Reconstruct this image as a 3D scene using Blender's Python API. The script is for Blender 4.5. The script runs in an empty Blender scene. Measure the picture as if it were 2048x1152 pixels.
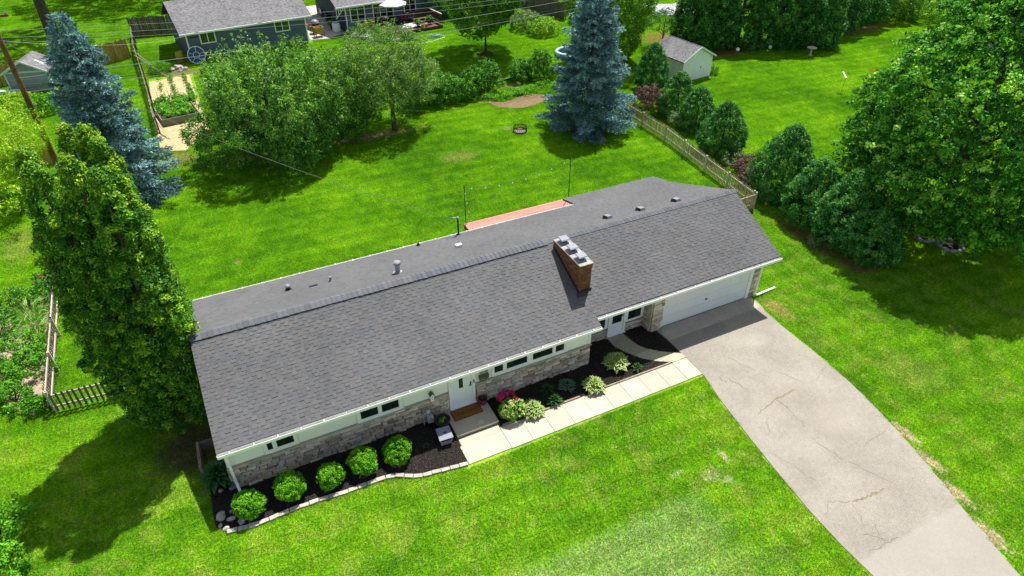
import bpy, bmesh, math, random
import numpy as np
from mathutils import Vector, Matrix

S = bpy.context.scene
COL = S.collection
rng = np.random.default_rng(11)
random.seed(11)
R = math.radians

# ------------------------------------------------------------------ camera, sky, sun, exposure
CAM = (2.5337, -16.814, 19.3641)
YAW, PITCH, ROLL, FPX = 0.4566, 0.6452, 0.0014, 1297.7
cy, sy, cp, sp = math.cos(YAW), math.sin(YAW), math.cos(PITCH), math.sin(PITCH)
fwd = Vector((sy * cp, cy * cp, -sp)); rgt = Vector((cy, -sy, 0)); upv = rgt.cross(fwd)
r2 = math.cos(ROLL) * rgt + math.sin(ROLL) * upv
u2 = -math.sin(ROLL) * rgt + math.cos(ROLL) * upv
cam_d = bpy.data.cameras.new('camera'); cam_d.sensor_width = 36.0; cam_d.lens = FPX / 2048 * 36
cam_d.clip_start = 0.5; cam_d.clip_end = 600
cam = bpy.data.objects.new('camera', cam_d); COL.objects.link(cam)
cam.matrix_world = Matrix(((r2.x, u2.x, -fwd.x, CAM[0]), (r2.y, u2.y, -fwd.y, CAM[1]), (r2.z, u2.z, -fwd.z, CAM[2]), (0, 0, 0, 1)))
S.camera = cam

SUN = Vector((0.38, 0.35, 1.0)).normalized()
world = bpy.data.worlds.new('World'); S.world = world; world.use_nodes = True
wn = world.node_tree; wn.nodes.clear()
sky = wn.nodes.new('ShaderNodeTexSky'); sky.sky_type = 'NISHITA'; sky.sun_disc = False
sky.sun_elevation = math.asin(SUN.z); sky.sun_rotation = math.atan2(SUN.x, SUN.y)
bg = wn.nodes.new('ShaderNodeBackground'); bg.inputs['Strength'].default_value = 0.09
wo = wn.nodes.new('ShaderNodeOutputWorld')
hs = wn.nodes.new('ShaderNodeHueSaturation'); hs.inputs['Saturation'].default_value = 0.62   # sky colour desaturated to make its fill in the shade less blue
wn.links.new(sky.outputs[0], hs.inputs['Color']); wn.links.new(hs.outputs[0], bg.inputs[0]); wn.links.new(bg.outputs[0], wo.inputs[0])
sl = bpy.data.lights.new('sun', 'SUN'); sl.energy = 4.6; sl.angle = R(0.53); sl.color = (1.0, 0.955, 0.89)
so = bpy.data.objects.new('sun', sl); COL.objects.link(so)
so.rotation_euler = (-SUN).to_track_quat('-Z', 'Y').to_euler(); so.location = (20, 20, 60)
S.view_settings.view_transform = 'Standard'; S.view_settings.look = 'None'
S.view_settings.exposure = 0.9; S.view_settings.gamma = 1.0
S.view_settings.use_curve_mapping = False

# ------------------------------------------------------------------ helpers
def tag(o, label=None, cat=None, group=None, kind=None):
    if label: o['label'] = label
    if cat: o['category'] = cat
    if group: o['group'] = group
    if kind: o['kind'] = kind
    return o

def thing(name, label, cat, loc=(0, 0, 0), rz=0.0, group=None):
    o = bpy.data.objects.new(name, None); COL.objects.link(o)
    o.empty_display_size = 0.2
    o.location = loc; o.rotation_euler = (0, 0, rz)
    return tag(o, label, cat, group)

def link(name, me, parent=None, loc=(0, 0, 0), rot=(0, 0, 0), scale=(1, 1, 1), kind=None):
    o = bpy.data.objects.new(name, me); COL.objects.link(o)
    if parent is not None: o.parent = parent
    o.location = loc; o.rotation_euler = rot; o.scale = scale
    if kind: o['kind'] = kind
    return o

def npmesh(name, V, F, mats, rnd=None, smooth=False):
    V = np.asarray(V, np.float32).reshape(-1, 3); F = np.asarray(F, np.int32); k = F.shape[1]
    me = bpy.data.meshes.new(name)
    me.vertices.add(len(V)); me.vertices.foreach_set('co', V.ravel())
    me.loops.add(F.size); me.loops.foreach_set('vertex_index', F.ravel())
    me.polygons.add(len(F)); me.polygons.foreach_set('loop_start', np.arange(0, F.size, k, dtype=np.int32))
    me.polygons.foreach_set('loop_total', np.full(len(F), k, np.int32))
    me.polygons.foreach_set('use_smooth', np.full(len(F), bool(smooth)))
    if rnd is not None:
        a = me.attributes.new('rnd', 'FLOAT', 'FACE'); a.data.foreach_set('value', np.asarray(rnd, np.float32))
    for m in (mats if isinstance(mats, (list, tuple)) else [mats]): me.materials.append(m)
    me.update(calc_edges=True)
    return me

class MB:
    def __init__(s): s.v = []; s.f = []; s.m = []; s.r = []
    def poly(s, pts, m=0, r=0.0):
        i = len(s.v); s.v += [tuple(p) for p in pts]; s.f.append(list(range(i, i + len(pts)))); s.m.append(m); s.r.append(r)
    def mesh(s, pts, faces, m=0, r=0.0):
        i = len(s.v); s.v += [tuple(p) for p in pts]
        for f in faces: s.f.append([i + q for q in f]); s.m.append(m); s.r.append(r)
        return s
    def box(s, x0, x1, y0, y1, z0, z1, m=0, r=0.0):
        p = [(x, y, z) for z in (z0, z1) for y in (y0, y1) for x in (x0, x1)]
        return s.mesh(p, [(0, 2, 3, 1), (4, 5, 7, 6), (0, 1, 5, 4), (2, 6, 7, 3), (0, 4, 6, 2), (1, 3, 7, 5)], m, r)
    def beam(s, a, b, w, h, m=0, r=0.0, up=(0, 0, 1)):
        a = Vector(a); b = Vector(b); d = (b - a).normalized(); up = Vector(up)
        if abs(d.dot(up)) > .98: up = Vector((0, 1, 0))
        x = d.cross(up).normalized() * w / 2; z = x.cross(d).normalized() * h / 2
        p = [q + i * x + j * z for q in (a, b) for j in (-1, 1) for i in (-1, 1)]
        return s.mesh(p, [(0, 1, 3, 2), (4, 6, 7, 5), (0, 4, 5, 1), (2, 3, 7, 6), (0, 2, 6, 4), (1, 5, 7, 3)], m, r)
    def tube(s, pts, rad, n=8, m=0, r=0.0, cap=True):
        pts = [Vector(p) for p in pts]; N = len(pts)
        rad = rad if isinstance(rad, (list, tuple)) else [rad] * N
        vs = []; ref = Vector((0, 0, 1))
        for i, p in enumerate(pts):
            d = (pts[min(i + 1, N - 1)] - pts[max(i - 1, 0)]).normalized()
            q = ref if abs(d.dot(ref)) < .95 else Vector((1, 0, 0))
            x = d.cross(q).normalized(); y = d.cross(x)
            for k in range(n):
                t = 2 * math.pi * k / n; vs.append(p + rad[i] * (math.cos(t) * x + math.sin(t) * y))
        fs = [(i * n + k, i * n + (k + 1) % n, (i + 1) * n + (k + 1) % n, (i + 1) * n + k) for i in range(N - 1) for k in range(n)]
        if cap: fs += [tuple(range(n))[::-1], tuple((N - 1) * n + k for k in range(n))]
        return s.mesh(vs, fs, m, r)
    def lathe(s, prof, n=16, c=(0, 0, 0), m=0, r=0.0):
        vs = [(c[0] + a * math.cos(2 * math.pi * k / n), c[1] + a * math.sin(2 * math.pi * k / n), c[2] + z) for a, z in prof for k in range(n)]
        fs = [(i * n + k, i * n + (k + 1) % n, (i + 1) * n + (k + 1) % n, (i + 1) * n + k) for i in range(len(prof) - 1) for k in range(n)]
        return s.mesh(vs, fs, m, r)
    def disc(s, rad, z, n=16, c=(0, 0), m=0, r=0.0):
        s.poly([(c[0] + rad * math.cos(2 * math.pi * k / n), c[1] + rad * math.sin(2 * math.pi * k / n), z) for k in range(n)], m, r); return s
    def prism(s, poly, z0, z1, m=0, r=0.0):
        n = len(poly); A = sum(poly[i][0] * poly[(i + 1) % n][1] - poly[(i + 1) % n][0] * poly[i][1] for i in range(n))
        if A < 0: poly = poly[::-1]
        p = [(x, y, z0) for x, y in poly] + [(x, y, z1) for x, y in poly]
        return s.mesh(p, [tuple(range(n))[::-1], tuple(range(n, 2 * n))] + [(i, (i + 1) % n, n + (i + 1) % n, n + i) for i in range(n)], m, r)
    def blob(s, c, rx, ry, rz, nu=10, nv=7, jit=.12, m=0, r=0.0):
        vs = []; ph = random.random() * 6
        for j in range(nv + 1):
            t = math.pi * j / nv - math.pi / 2
            for k in range(nu):
                a = 2 * math.pi * k / nu; q = 1 + (jit * (random.random() * 2 - 1) if 0 < j < nv else 0)
                vs.append((c[0] + rx * q * math.cos(t) * math.cos(a + ph), c[1] + ry * q * math.cos(t) * math.sin(a + ph), c[2] + rz * q * math.sin(t)))
        fs = [(j * nu + k, j * nu + (k + 1) % nu, (j + 1) * nu + (k + 1) % nu, (j + 1) * nu + k) for j in range(nv) for k in range(nu)]
        return s.mesh(vs, fs, m, r)
    def data(s, name, mats, smooth=False, recalc=True):
        me = bpy.data.meshes.new(name); me.from_pydata(s.v, [], s.f)
        for m in (mats if isinstance(mats, (list, tuple)) else [mats]): me.materials.append(m)
        me.polygons.foreach_set('material_index', s.m)
        if any(s.r):
            a = me.attributes.new('rnd', 'FLOAT', 'FACE'); a.data.foreach_set('value', s.r)
        if smooth: me.polygons.foreach_set('use_smooth', [True] * len(s.f))
        if recalc and len(s.f) < 30000:
            bm = bmesh.new(); bm.from_mesh(me); bmesh.ops.recalc_face_normals(bm, faces=bm.faces); bm.to_mesh(me); bm.free()
        me.update(); return me
    def build(s, name, mats, parent=None, smooth=False, loc=(0, 0, 0), rot=(0, 0, 0), kind=None):
        return link(name, s.data(name, mats, smooth), parent, loc, rot, kind=kind)

# ------------------------------------------------------------------ materials
def srgb(*c): return tuple((x / 255 / 12.92) if x / 255 <= .04045 else ((x / 255 + .055) / 1.055) ** 2.4 for x in c)

class NT:
    def __init__(s, tree): s.t = tree
    def n(s, typ, **kw):
        x = s.t.nodes.new(typ)
        for k, v in kw.items():
            if k.startswith('_'): setattr(x, k[1:], v)
            else: x.inputs[k.replace('__', ' ')].default_value = v
        return x
    def l(s, a, b): s.t.links.new(a, b)
    def math(s, op, a, b=None, clamp=False):
        x = s.t.nodes.new('ShaderNodeMath'); x.operation = op; x.use_clamp = clamp
        for i, q in enumerate((a, b)):
            if q is None: continue
            if isinstance(q, (int, float)): x.inputs[i].default_value = q
            else: s.l(q, x.inputs[i])
        return x.outputs[0]
    def noise(s, vec, scale, detail=3, rough=.55, dist=0):
        x = s.n('ShaderNodeTexNoise', Scale=scale, Detail=detail, Roughness=rough, Distortion=dist); s.l(vec, x.inputs['Vector']); return x.outputs['Fac']
    def ramp(s, fac, stops, interp='LINEAR'):
        x = s.t.nodes.new('ShaderNodeValToRGB'); x.color_ramp.interpolation = interp; e = x.color_ramp.elements
        while len(e) < len(stops): e.new(.5)
        for q, (p, c) in zip(e, stops): q.position = p; q.color = (*c, 1) if len(c) == 3 else c
        s.l(fac, x.inputs[0]); return x.outputs[0]
    def mix(s, fac, a, b, blend='MIX'):
        x = s.t.nodes.new('ShaderNodeMix'); x.data_type = 'RGBA'; x.blend_type = blend
        for i, q in ((0, fac), (6, a), (7, b)):
            if isinstance(q, (int, float)): x.inputs[i].default_value = q
            elif isinstance(q, tuple): x.inputs[i].default_value = (*q, 1)
            else: s.l(q, x.inputs[i])
        return x.outputs[2]
    def smooth(s, v, lo, hi, a=0., b=1.):
        x = s.t.nodes.new('ShaderNodeMapRange'); x.interpolation_type = 'SMOOTHSTEP'
        s.l(v, x.inputs[0])
        for i, q in enumerate((lo, hi, a, b)): x.inputs[i + 1].default_value = q
        return x.outputs[0]

def new_mat(name):
    m = bpy.data.materials.new(name); m.use_nodes = True; m.node_tree.nodes.clear(); t = NT(m.node_tree)
    out = t.n('ShaderNodeOutputMaterial'); pos = t.n('ShaderNodeNewGeometry').outputs['Position']
    return m, t, out, pos

def mat(name, cols, rough=.8, spec=.25, rand=False, noise=((3, .15),), bump=None, metal=0., base_scale=None):
    """cols: one colour or a palette; rand picks from the palette per piece, else a noise of base_scale does."""
    m, t, out, pos = new_mat(name)
    if isinstance(cols[0], (int, float)): cols = [cols]
    stops = [(i / max(1, len(cols) - 1), c) for i, c in enumerate(cols)]
    if rand:
        oi = t.n('ShaderNodeObjectInfo').outputs['Random']; at = t.n('ShaderNodeAttribute', _attribute_name='rnd').outputs['Fac']
        col = t.ramp(t.math('FRACT', t.math('ADD', oi, at)), stops)
    elif len(cols) > 1:
        f = t.noise(pos, base_scale or 2.0, 4, .6); col = t.ramp(t.smooth(f, .3, .7), stops)
    else:
        c = t.n('ShaderNodeRGB'); c.outputs[0].default_value = (*cols[0], 1); col = c.outputs[0]
    for sc, amt in noise:
        f = t.noise(pos, sc, 4, .6)
        k = t.smooth(f, .25, .75, 1 - amt, 1 + amt)
        mm = t.n('ShaderNodeMix', _data_type='RGBA', _blend_type='MULTIPLY'); mm.inputs[0].default_value = 1
        t.l(col, mm.inputs[6]); t.l(k, mm.inputs[7]); col = mm.outputs[2]
    b = t.n('ShaderNodeBsdfPrincipled', Roughness=rough, Metallic=metal); b.inputs['Specular IOR Level'].default_value = spec
    t.l(col, b.inputs['Base Color'])
    if bump:
        bn = t.n('ShaderNodeBump', Strength=bump[1], Distance=bump[2]); t.l(t.noise(pos, bump[0], 4, .65), bn.inputs['Height']); t.l(bn.outputs[0], b.inputs['Normal'])
    t.l(b.outputs[0], out.inputs[0])
    return m

def leaf_mat(name, cols, transl=.35, rough=.5, spec=.25, tcol=1.5):
    m, t, out, pos = new_mat(name)
    at = t.n('ShaderNodeAttribute', _attribute_name='rnd').outputs['Fac']
    col = t.ramp(at, [(i / max(1, len(cols) - 1), c) for i, c in enumerate(cols)])
    k = t.smooth(t.noise(pos, 1.1, 2), .3, .7, .82, 1.18)
    mm = t.n('ShaderNodeMix', _data_type='RGBA', _blend_type='MULTIPLY'); mm.inputs[0].default_value = 1
    t.l(col, mm.inputs[6]); t.l(k, mm.inputs[7]); col = mm.outputs[2]
    b = t.n('ShaderNodeBsdfPrincipled', Roughness=rough); b.inputs['Specular IOR Level'].default_value = spec * .5
    t.l(col, b.inputs['Base Color'])
    tr = t.n('ShaderNodeBsdfTranslucent'); t.l(t.mix(1., col, (tcol, tcol * 1.0, tcol * .35), 'MULTIPLY'), tr.inputs['Color'])
    ms = t.n('ShaderNodeMixShader'); ms.inputs[0].default_value = transl * .55
    t.l(b.outputs[0], ms.inputs[1]); t.l(tr.outputs[0], ms.inputs[2]); t.l(ms.outputs[0], out.inputs[0])
    return m

def lawn_group():
    g = bpy.data.node_groups.new('lawn_colour', 'ShaderNodeTree')
    g.interface.new_socket('Color', in_out='OUTPUT', socket_type='NodeSocketColor')
    t = NT(g); go = g.nodes.new('NodeGroupOutput'); pos = t.n('ShaderNodeNewGeometry').outputs['Position']
    big = t.noise(pos, .16, 3, .6); mid = t.noise(pos, .9, 4, .65, .4); fine = t.noise(pos, 5, 3, .7)
    f = t.math('ADD', t.math('ADD', t.math('MULTIPLY', big, .5), t.math('MULTIPLY', mid, .45)), t.math('MULTIPLY', fine, .25))
    col = t.ramp(t.smooth(f, .41, .80), [(0, (.060, .170, .005)), (.35, (.096, .235, .005)), (.68, (.140, .290, .006)), (1, (.205, .335, .012))])
    sx = t.n('ShaderNodeSeparateXYZ'); t.l(pos, sx.inputs[0])
    # the front and side lawn is thinner and yellower than the back lawn
    wob = t.math('MULTIPLY', t.math('SUBTRACT', mid, .5), 5)
    fr = t.math('SUBTRACT', 1, t.smooth(t.math('ADD', sx.outputs[1], wob), 3, 10))
    dry = t.smooth(t.noise(pos, .85, 6, .78, .5), .47, .62)
    col = t.mix(t.math('MULTIPLY', t.math('MULTIPLY', fr, dry), .5), col, (.265, .310, .060))
    dry2 = t.smooth(t.noise(pos, .33, 5, .7, .3), .56, .72)
    col = t.mix(t.math('MULTIPLY', dry2, .35), col, (.180, .262, .020))
    # the paler, freshly rolled strip nearest the street
    edge = t.math('SUBTRACT', 1, t.smooth(t.math('ADD', sx.outputs[1], t.math('MULTIPLY', t.math('SUBTRACT', fine, .5), .5)), -7.5, -6.9))
    side = t.math('SUBTRACT', 1, t.smooth(t.math('ADD', sx.outputs[0], t.math('MULTIPLY', wob, .6)), 12.8, 15.6))
    col = t.mix(t.math('MULTIPLY', t.math('MULTIPLY', edge, side), t.smooth(t.noise(pos, 1.6, 5, .8, 1.5), .3, .65, .2, .7)), col, (.270, .350, .140))
    n2 = t.noise(pos, 1.5, 5, .75, .5); n3 = t.noise(pos, 5.5, 5, .75, .6)
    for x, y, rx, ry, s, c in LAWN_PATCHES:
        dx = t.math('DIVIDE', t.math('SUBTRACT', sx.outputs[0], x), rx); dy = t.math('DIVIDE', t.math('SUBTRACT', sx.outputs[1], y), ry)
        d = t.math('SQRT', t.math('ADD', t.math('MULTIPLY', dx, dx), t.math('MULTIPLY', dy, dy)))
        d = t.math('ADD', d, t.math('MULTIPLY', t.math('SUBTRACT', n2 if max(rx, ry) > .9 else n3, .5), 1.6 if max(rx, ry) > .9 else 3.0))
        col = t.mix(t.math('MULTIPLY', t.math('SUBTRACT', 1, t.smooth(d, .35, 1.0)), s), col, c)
    weed = t.smooth(t.noise(pos, 2.6, 3, .7, .8), .60, .68); col = t.mix(t.math('MULTIPLY', weed, .3), col, (.050, .165, .012))
    band = t.math('SINE', t.math('ADD', t.math('MULTIPLY', t.math('ADD', sx.outputs[1], t.math('MULTIPLY', sx.outputs[0], .06)), 5.7), t.math('MULTIPLY', mid, 3.0)))
    mow = t.smooth(band, -1, 1, .94, 1.06); m2 = t.n('ShaderNodeMix', _data_type='RGBA', _blend_type='MULTIPLY'); m2.inputs[0].default_value = 1
    t.l(col, m2.inputs[6]); t.l(mow, m2.inputs[7]); col = m2.outputs[2]
    grain = t.smooth(t.noise(pos, 9, 4, .8), .3, .7, .70, 1.30)
    mm = t.n('ShaderNodeMix', _data_type='RGBA', _blend_type='MULTIPLY'); mm.inputs[0].default_value = 1
    t.l(col, mm.inputs[6]); t.l(grain, mm.inputs[7]); t.l(mm.outputs[2], go.inputs[0]); return g

PALE = (.235, .300, .150); DRY = (.30, .27, .105); SOIL = (.27, .21, .13)
LAWN_PATCHES = [(15.4, -6.9, .5, .35, .7, (.36, .37, .20)), (16.35, -6.4, .18, .45, .75, (.40, .38, .24)), (15.8, -7.3, .3, .22, .6, (.38, .38, .22)), (14.3, -6.3, .4, .15, .6, (.34, .36, .2)),
                (24.55, -.75, .6, 1.3, .8, DRY), (24.5, -3.2, .8, 1.2, .2, DRY), (26.5, -6.5, 1.6, 1.8, .25, DRY), (12.6, 27.0, 5.0, .9, .75, SOIL), (4.0, 27.3, 3.4, 1.0, .6, SOIL),
                (27.3, 20.7, 1.9, 1.5, .8, (.10, .062, .035)), (30.6, 3.0, .8, 3.4, .75, (.16, .085, .05)), (31.0, .2, 1.3, 1.3, .7, (.16, .085, .05)), (17.2, 21.2, 1.8, 1.2, .45, DRY), (2.0, 14.6, .25, .2, .8, DRY),
                (-1.2, 2.6, 1.7, 1.6, .85, (.10, .072, .045)), (1.5, 47.5, 2.0, 1.6, .75, SOIL), (22.2, 24.0, .5, .4, .6, (.3, .3, .22)),
                (-8.4, 21.5, 1.3, 2.5, .4, DRY), (23.0, 30.0, 1.2, .5, .7, SOIL), (26.6, 31.9, 2.0, .9, .8, (.22, .16, .11)),
                (46.5, 36.5, 4.0, 4.0, .85, (.25, .19, .09)), (50.0, 31.2, 6.5, 1.5, .9, (.17, .09, .055)), (65.0, 31.0, 9.0, 1.6, .85, (.24, .15, .09)),
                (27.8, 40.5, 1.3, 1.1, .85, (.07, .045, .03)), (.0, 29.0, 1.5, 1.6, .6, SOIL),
                (23.35, -8.6, .28, .8, .9, (.42, .36, .28)), (23.0, -9.9, .3, .8, .9, (.42, .36, .28)), (22.6, -11.3, .3, .8, .9, (.42, .36, .28)), (22.1, -12.8, .35, .9, .9, (.42, .36, .28))]
LG = lawn_group()

def lawn_mat(name, gain, blade):
    m, t, out, pos = new_mat(name)
    g = t.n('ShaderNodeGroup', _node_tree=LG); col = g.outputs[0]
    if blade:
        at = t.n('ShaderNodeAttribute', _attribute_name='rnd').outputs['Fac']; k = t.smooth(at, 0, 1, gain * .5, gain * 1.5)
    else:
        k = t.smooth(t.noise(pos, 16, 3, .7), .25, .75, gain * .78, gain * 1.22)
    mm = t.n('ShaderNodeMix', _data_type='RGBA', _blend_type='MULTIPLY'); mm.inputs[0].default_value = 1
    t.l(col, mm.inputs[6]); t.l(k, mm.inputs[7]); col = mm.outputs[2]
    b = t.n('ShaderNodeBsdfPrincipled', Roughness=.75); b.inputs['Specular IOR Level'].default_value = .12; t.l(col, b.inputs['Base Color'])
    if blade:
        tr = t.n('ShaderNodeBsdfTranslucent'); t.l(t.mix(1., col, (1.4, 1.4, .7), 'MULTIPLY'), tr.inputs['Color'])
        ms = t.n('ShaderNodeMixShader'); ms.inputs[0].default_value = .35; t.l(b.outputs[0], ms.inputs[1]); t.l(tr.outputs[0], ms.inputs[2]); t.l(ms.outputs[0], out.inputs[0])
    else:
        bn = t.n('ShaderNodeBump', Strength=.55, Distance=.05); t.l(t.noise(pos, 22, 4, .7), bn.inputs['Height']); t.l(bn.outputs[0], b.inputs['Normal'])
        t.l(b.outputs[0], out.inputs[0])
    return m

M = {}
M['lawn'] = lawn_mat('lawn', 1.0, False); M['blade'] = lawn_mat('grass_blade', 1.5, True)
M['shingle'] = mat('shingle', [(0.08232, 0.08484, 0.08912), (0.1075, 0.1042, 0.1056), (0.1008, 0.1058, 0.1107), (0.0924, 0.09492, 0.0995), (0.1176, 0.1142, 0.1125), (0.08736, 0.09156, 0.09863), (0.1092, 0.11, 0.1142), (0.1109, 0.105, 0.1047), (0.0966, 0.1016, 0.1047)], .92, .2, True, ((.35, .10), (60, .14)), (90, .5, .01))
M['cap'] = mat('ridge_cap', [(0.08666, 0.09379, 0.1051), (0.1213, 0.1263, 0.1405), (0.09959, 0.1073, 0.1195)], .92, .2, True, ((60, .12),))
M['under'] = mat('roof_felt', (.05, .05, .055), .95)
M['nshingle'] = mat('neighbour_shingle', [(0.1148, 0.1125, 0.1181), (0.1723, 0.1717, 0.1772), (0.2067, 0.2013, 0.2051), (0.1436, 0.1421, 0.1523)], .95, .15, True, ((.5, .08), (50, .12)))
M['stone'] = mat('ledge_stone', [(0.2465, 0.1958, 0.1522), (0.4495, 0.3625, 0.2828), (0.609, 0.5437, 0.464), (0.3335, 0.2755, 0.2248), (0.522, 0.3987, 0.29), (0.6815, 0.609, 0.5147), (0.3625, 0.3407, 0.3117), (0.493, 0.3987, 0.319), (0.1885, 0.1668, 0.145)], .9, .2, True, ((7, .18), (40, .16)), (30, .6, .02))
M['mortar'] = mat('mortar', (0.102, 0.087, 0.072), .95)
M['siding'] = mat('vinyl_siding', (.78, .77, .72), .55, .3, noise=((2, .03),))
M['white'] = mat('white_paint', (.80, .80, .79), .45, .35, noise=((2.5, .04),))
M['gutter'] = mat('gutter_metal', (.82, .82, .80), .35, .4, noise=((3, .05),))
M['trough'] = mat('gutter_debris', [(.40, .38, .27), (.55, .54, .47)], .8, noise=((8, .2),), base_scale=3)
M['glass'] = mat('window_glass', (.012, .018, .02), .04, .9, noise=())
M['brick'] = mat('brick', [(0.118, 0.04058, 0.02363), (0.1812, 0.06862, 0.03413), (0.2306, 0.1014, 0.04923), (0.1427, 0.05072, 0.02954), (0.1977, 0.08354, 0.04595), (0.2525, 0.1253, 0.0722)], .9, .2, True, ((14, .2), (70, .15)), (60, .5, .01))
M['brickmortar'] = mat('brick_mortar', (.30, .24, .20), .95, noise=((20, .25),))
M['crown'] = mat('chimney_mortar_crown', [(0.2635, 0.2424, 0.2213), (0.3478, 0.3267, 0.3004)], .9, noise=((9, .15),), base_scale=5)
M['metal'] = mat('galvanised_metal', (.20, .215, .235), .38, .5, noise=((8, .12),), metal=.0)
M['black'] = mat('black_metal', (.018, .018, .02), .5, .4, noise=())
M['walk'] = mat('pale_concrete', [(0.376, 0.3422, 0.2692), (0.4437, 0.4061, 0.3217)], .9, .2, True, ((1.3, .07), (9, .07), (60, .09)), (70, .25, .01))
M['oldwalk'] = mat('old_concrete', [(0.3145, 0.2805, 0.238), (0.3655, 0.3272, 0.2805)], .92, .2, True, ((2, .12), (12, .09), (70, .12)), (70, .35, .01))
M['step'] = mat('step_concrete', (0.38, 0.3277, 0.2612), .88, .2, noise=((1.6, .10), (30, .08)), bump=(80, .25, .01))
M['mulch'] = mat('black_mulch', [(.010, .009, .008), (.040, .034, .030)], .95, .15, noise=((12, .35), (50, .4)), bump=(35, 1.0, .06), base_scale=24)
M['chip'] = mat('mulch_chip', [(.010, .009, .009), (.028, .022, .019), (.060, .046, .038), (.018, .016, .015), (.10, .075, .06)], .95, .15, True, ())
M['edging'] = mat('edging_stone', [(0.306, 0.2805, 0.238), (0.3995, 0.3655, 0.306), (0.357, 0.3272, 0.2805)], .92, .2, True, ((8, .15), (45, .12)), (40, .5, .01))
M['edgewood'] = mat('edging_timber', [(.20, .155, .11), (.30, .24, .175)], .92, noise=((12, .25),), base_scale=4)
M['rock'] = mat('boulder', [(0.225, 0.2205, 0.234), (0.342, 0.315, 0.3015), (0.414, 0.378, 0.351)], .9, .2, True, ((8, .2), (40, .15)), (25, .6, .02))
M['garage_door'] = mat('garage_door_paint', (0.722, 0.741, 0.76), .4, .35, noise=((1.2, .03),))
M['door'] = mat('white_door', (.74, .76, .78), .4, .4, noise=((3, .02),))
M['coir'] = mat('coir_mat', [(.155, .070, .020), (.215, .100, .032)], .98, .05, noise=((60, .3),), bump=(140, .8, .01), base_scale=30)
M['coirtext'] = mat('doormat_print', (.075, .036, .013), .98, .05)
M['redpot'] = mat('red_glazed_pot', (.17, .014, .018), .25, .5, noise=((8, .15),))
M['soil'] = mat('potting_soil', (.028, .02, .014), .95, noise=((40, .4),))
M['bluegrey'] = mat('grey_plastic', (0.24, 0.248, 0.296), .6, .3, noise=((5, .1),))
M['lid'] = mat('grey_plastic_lid', (.17, .18, .24), .55, .3, noise=((6, .08),))
M['gasgrey'] = mat('meter_grey', (.34, .38, .39), .5, .4, noise=((12, .12),))
M['copper'] = mat('aged_pipe', (.30, .22, .19), .5, .4)
M['deck'] = mat('red_deck', [(0.396, 0.1548, 0.1224), (0.4752, 0.216, 0.1764), (0.432, 0.1836, 0.144)], .85, .2, True, ((3, .10), (30, .08)))
M['fence'] = mat('weathered_picket', [(0.3456, 0.2469, 0.1526), (0.5267, 0.389, 0.248), (0.4444, 0.3142, 0.1908)], .92, .15, True, ((6, .15), (30, .15)))
M['fencepale'] = mat('weathered_rail', [(0.5063, 0.45, 0.3712), (0.405, 0.3488, 0.2812)], .92, .15, True, ((6, .15),))
M['fencedark'] = mat('dark_picket', [(.11, .088, .062), (.165, .13, .09)], .92, .15, True, ((6, .2),))
M['cedar'] = mat('cedar_board', [(.34, .215, .055), (.44, .29, .085), (.28, .175, .05)], .9, .15, True, ((4, .2), (20, .15)))
M['oldboard'] = mat('grey_board', [(.085, .07, .055), (.14, .115, .095), (.11, .095, .08)], .93, .15, True, ((5, .2),))
M['pole'] = mat('pole_wood', [(.125, .065, .03), (.20, .11, .05)], .92, .15, noise=((9, .3),), base_scale=1.5)
M['wire'] = mat('wire_grey', (.30, .30, .31), .5, .4, noise=())
M['wiremid'] = mat('wire_mid', (.14, .15, .13), .6, .3, noise=())
M['wiredark'] = mat('wire_dark', (.03, .035, .03), .6, .3, noise=())
M['bark'] = mat('bark', [(.055, .042, .032), (.12, .095, .075)], .95, .1, noise=((10, .3),), bump=(20, .8, .03), base_scale=6)
M['nsiding'] = mat('slate_blue_siding', [(0.09262, 0.1235, 0.1745), (0.1136, 0.1456, 0.2031)], .7, .25, True, ((3, .06),))
M['nwall'] = mat('slate_wall', (.06, .078, .10), .8)
M['concrete'] = mat('patio_concrete', [(0.408, 0.3655, 0.323), (0.4675, 0.425, 0.3825)], .92, noise=((8, .08),), base_scale=.8)
M['shedgrey'] = mat('shed_grey', (.25, .275, .285), .8, noise=((2, .08),))
M['shedtrim'] = mat('shed_trim', (0.525, 0.625, 0.6125), .7, noise=((5, .1),))
M['shedwhite'] = mat('shed_white_board', [(0.85, 0.85, 0.85), (0.85, 0.85, 0.85), (0.85, 0.85, 0.85)], .75, .2, True, ((2, .05), (9, .05)))
M['shedside'] = mat('shed_side_board', [(0.598, 0.5175, 0.4715), (0.667, 0.5865, 0.5405)], .8, .2, True, ((2, .08),))
M['straw'] = mat('straw', [(.36, .285, .145), (.47, .385, .22)], .95, .1, noise=((8, .15), (45, .25)), bump=(50, .8, .03), base_scale=3)
M['woodchip'] = mat('wood_chip', [(0.1379, 0.09016, 0.04509), (0.2228, 0.1644, 0.09544)], .95, .1, noise=((14, .25), (60, .25)), bump=(40, .8, .03), base_scale=12)
M['gardensoil'] = mat('pale_garden_soil', [(0.304, 0.24, 0.16), (0.4, 0.328, 0.232)], .95, .1, noise=((6, .2), (40, .2)), bump=(30, .8, .03), base_scale=2)
M['planter'] = mat('olive_planter', (.165, .180, .115), .85, noise=((6, .12),))
M['dishblue'] = mat('dish_blue', (.028, .085, .19), .45, .4, noise=())
M['ltblue'] = mat('light_blue_vinyl', [(.14, .42, .58), (.55, .66, .70)], .5, .4, noise=((9, .15),), base_scale=9)
M['yellow'] = mat('yellow_barrel', (.36, .255, .03), .6, noise=((8, .2),))
M['orange'] = mat('orange_pot', (.60, .24, .04), .6)
M['umbrella'] = mat('cream_canvas', [(0.63, 0.576, 0.558), (0.594, 0.54, 0.522)], .9, .1, True, ())
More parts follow.
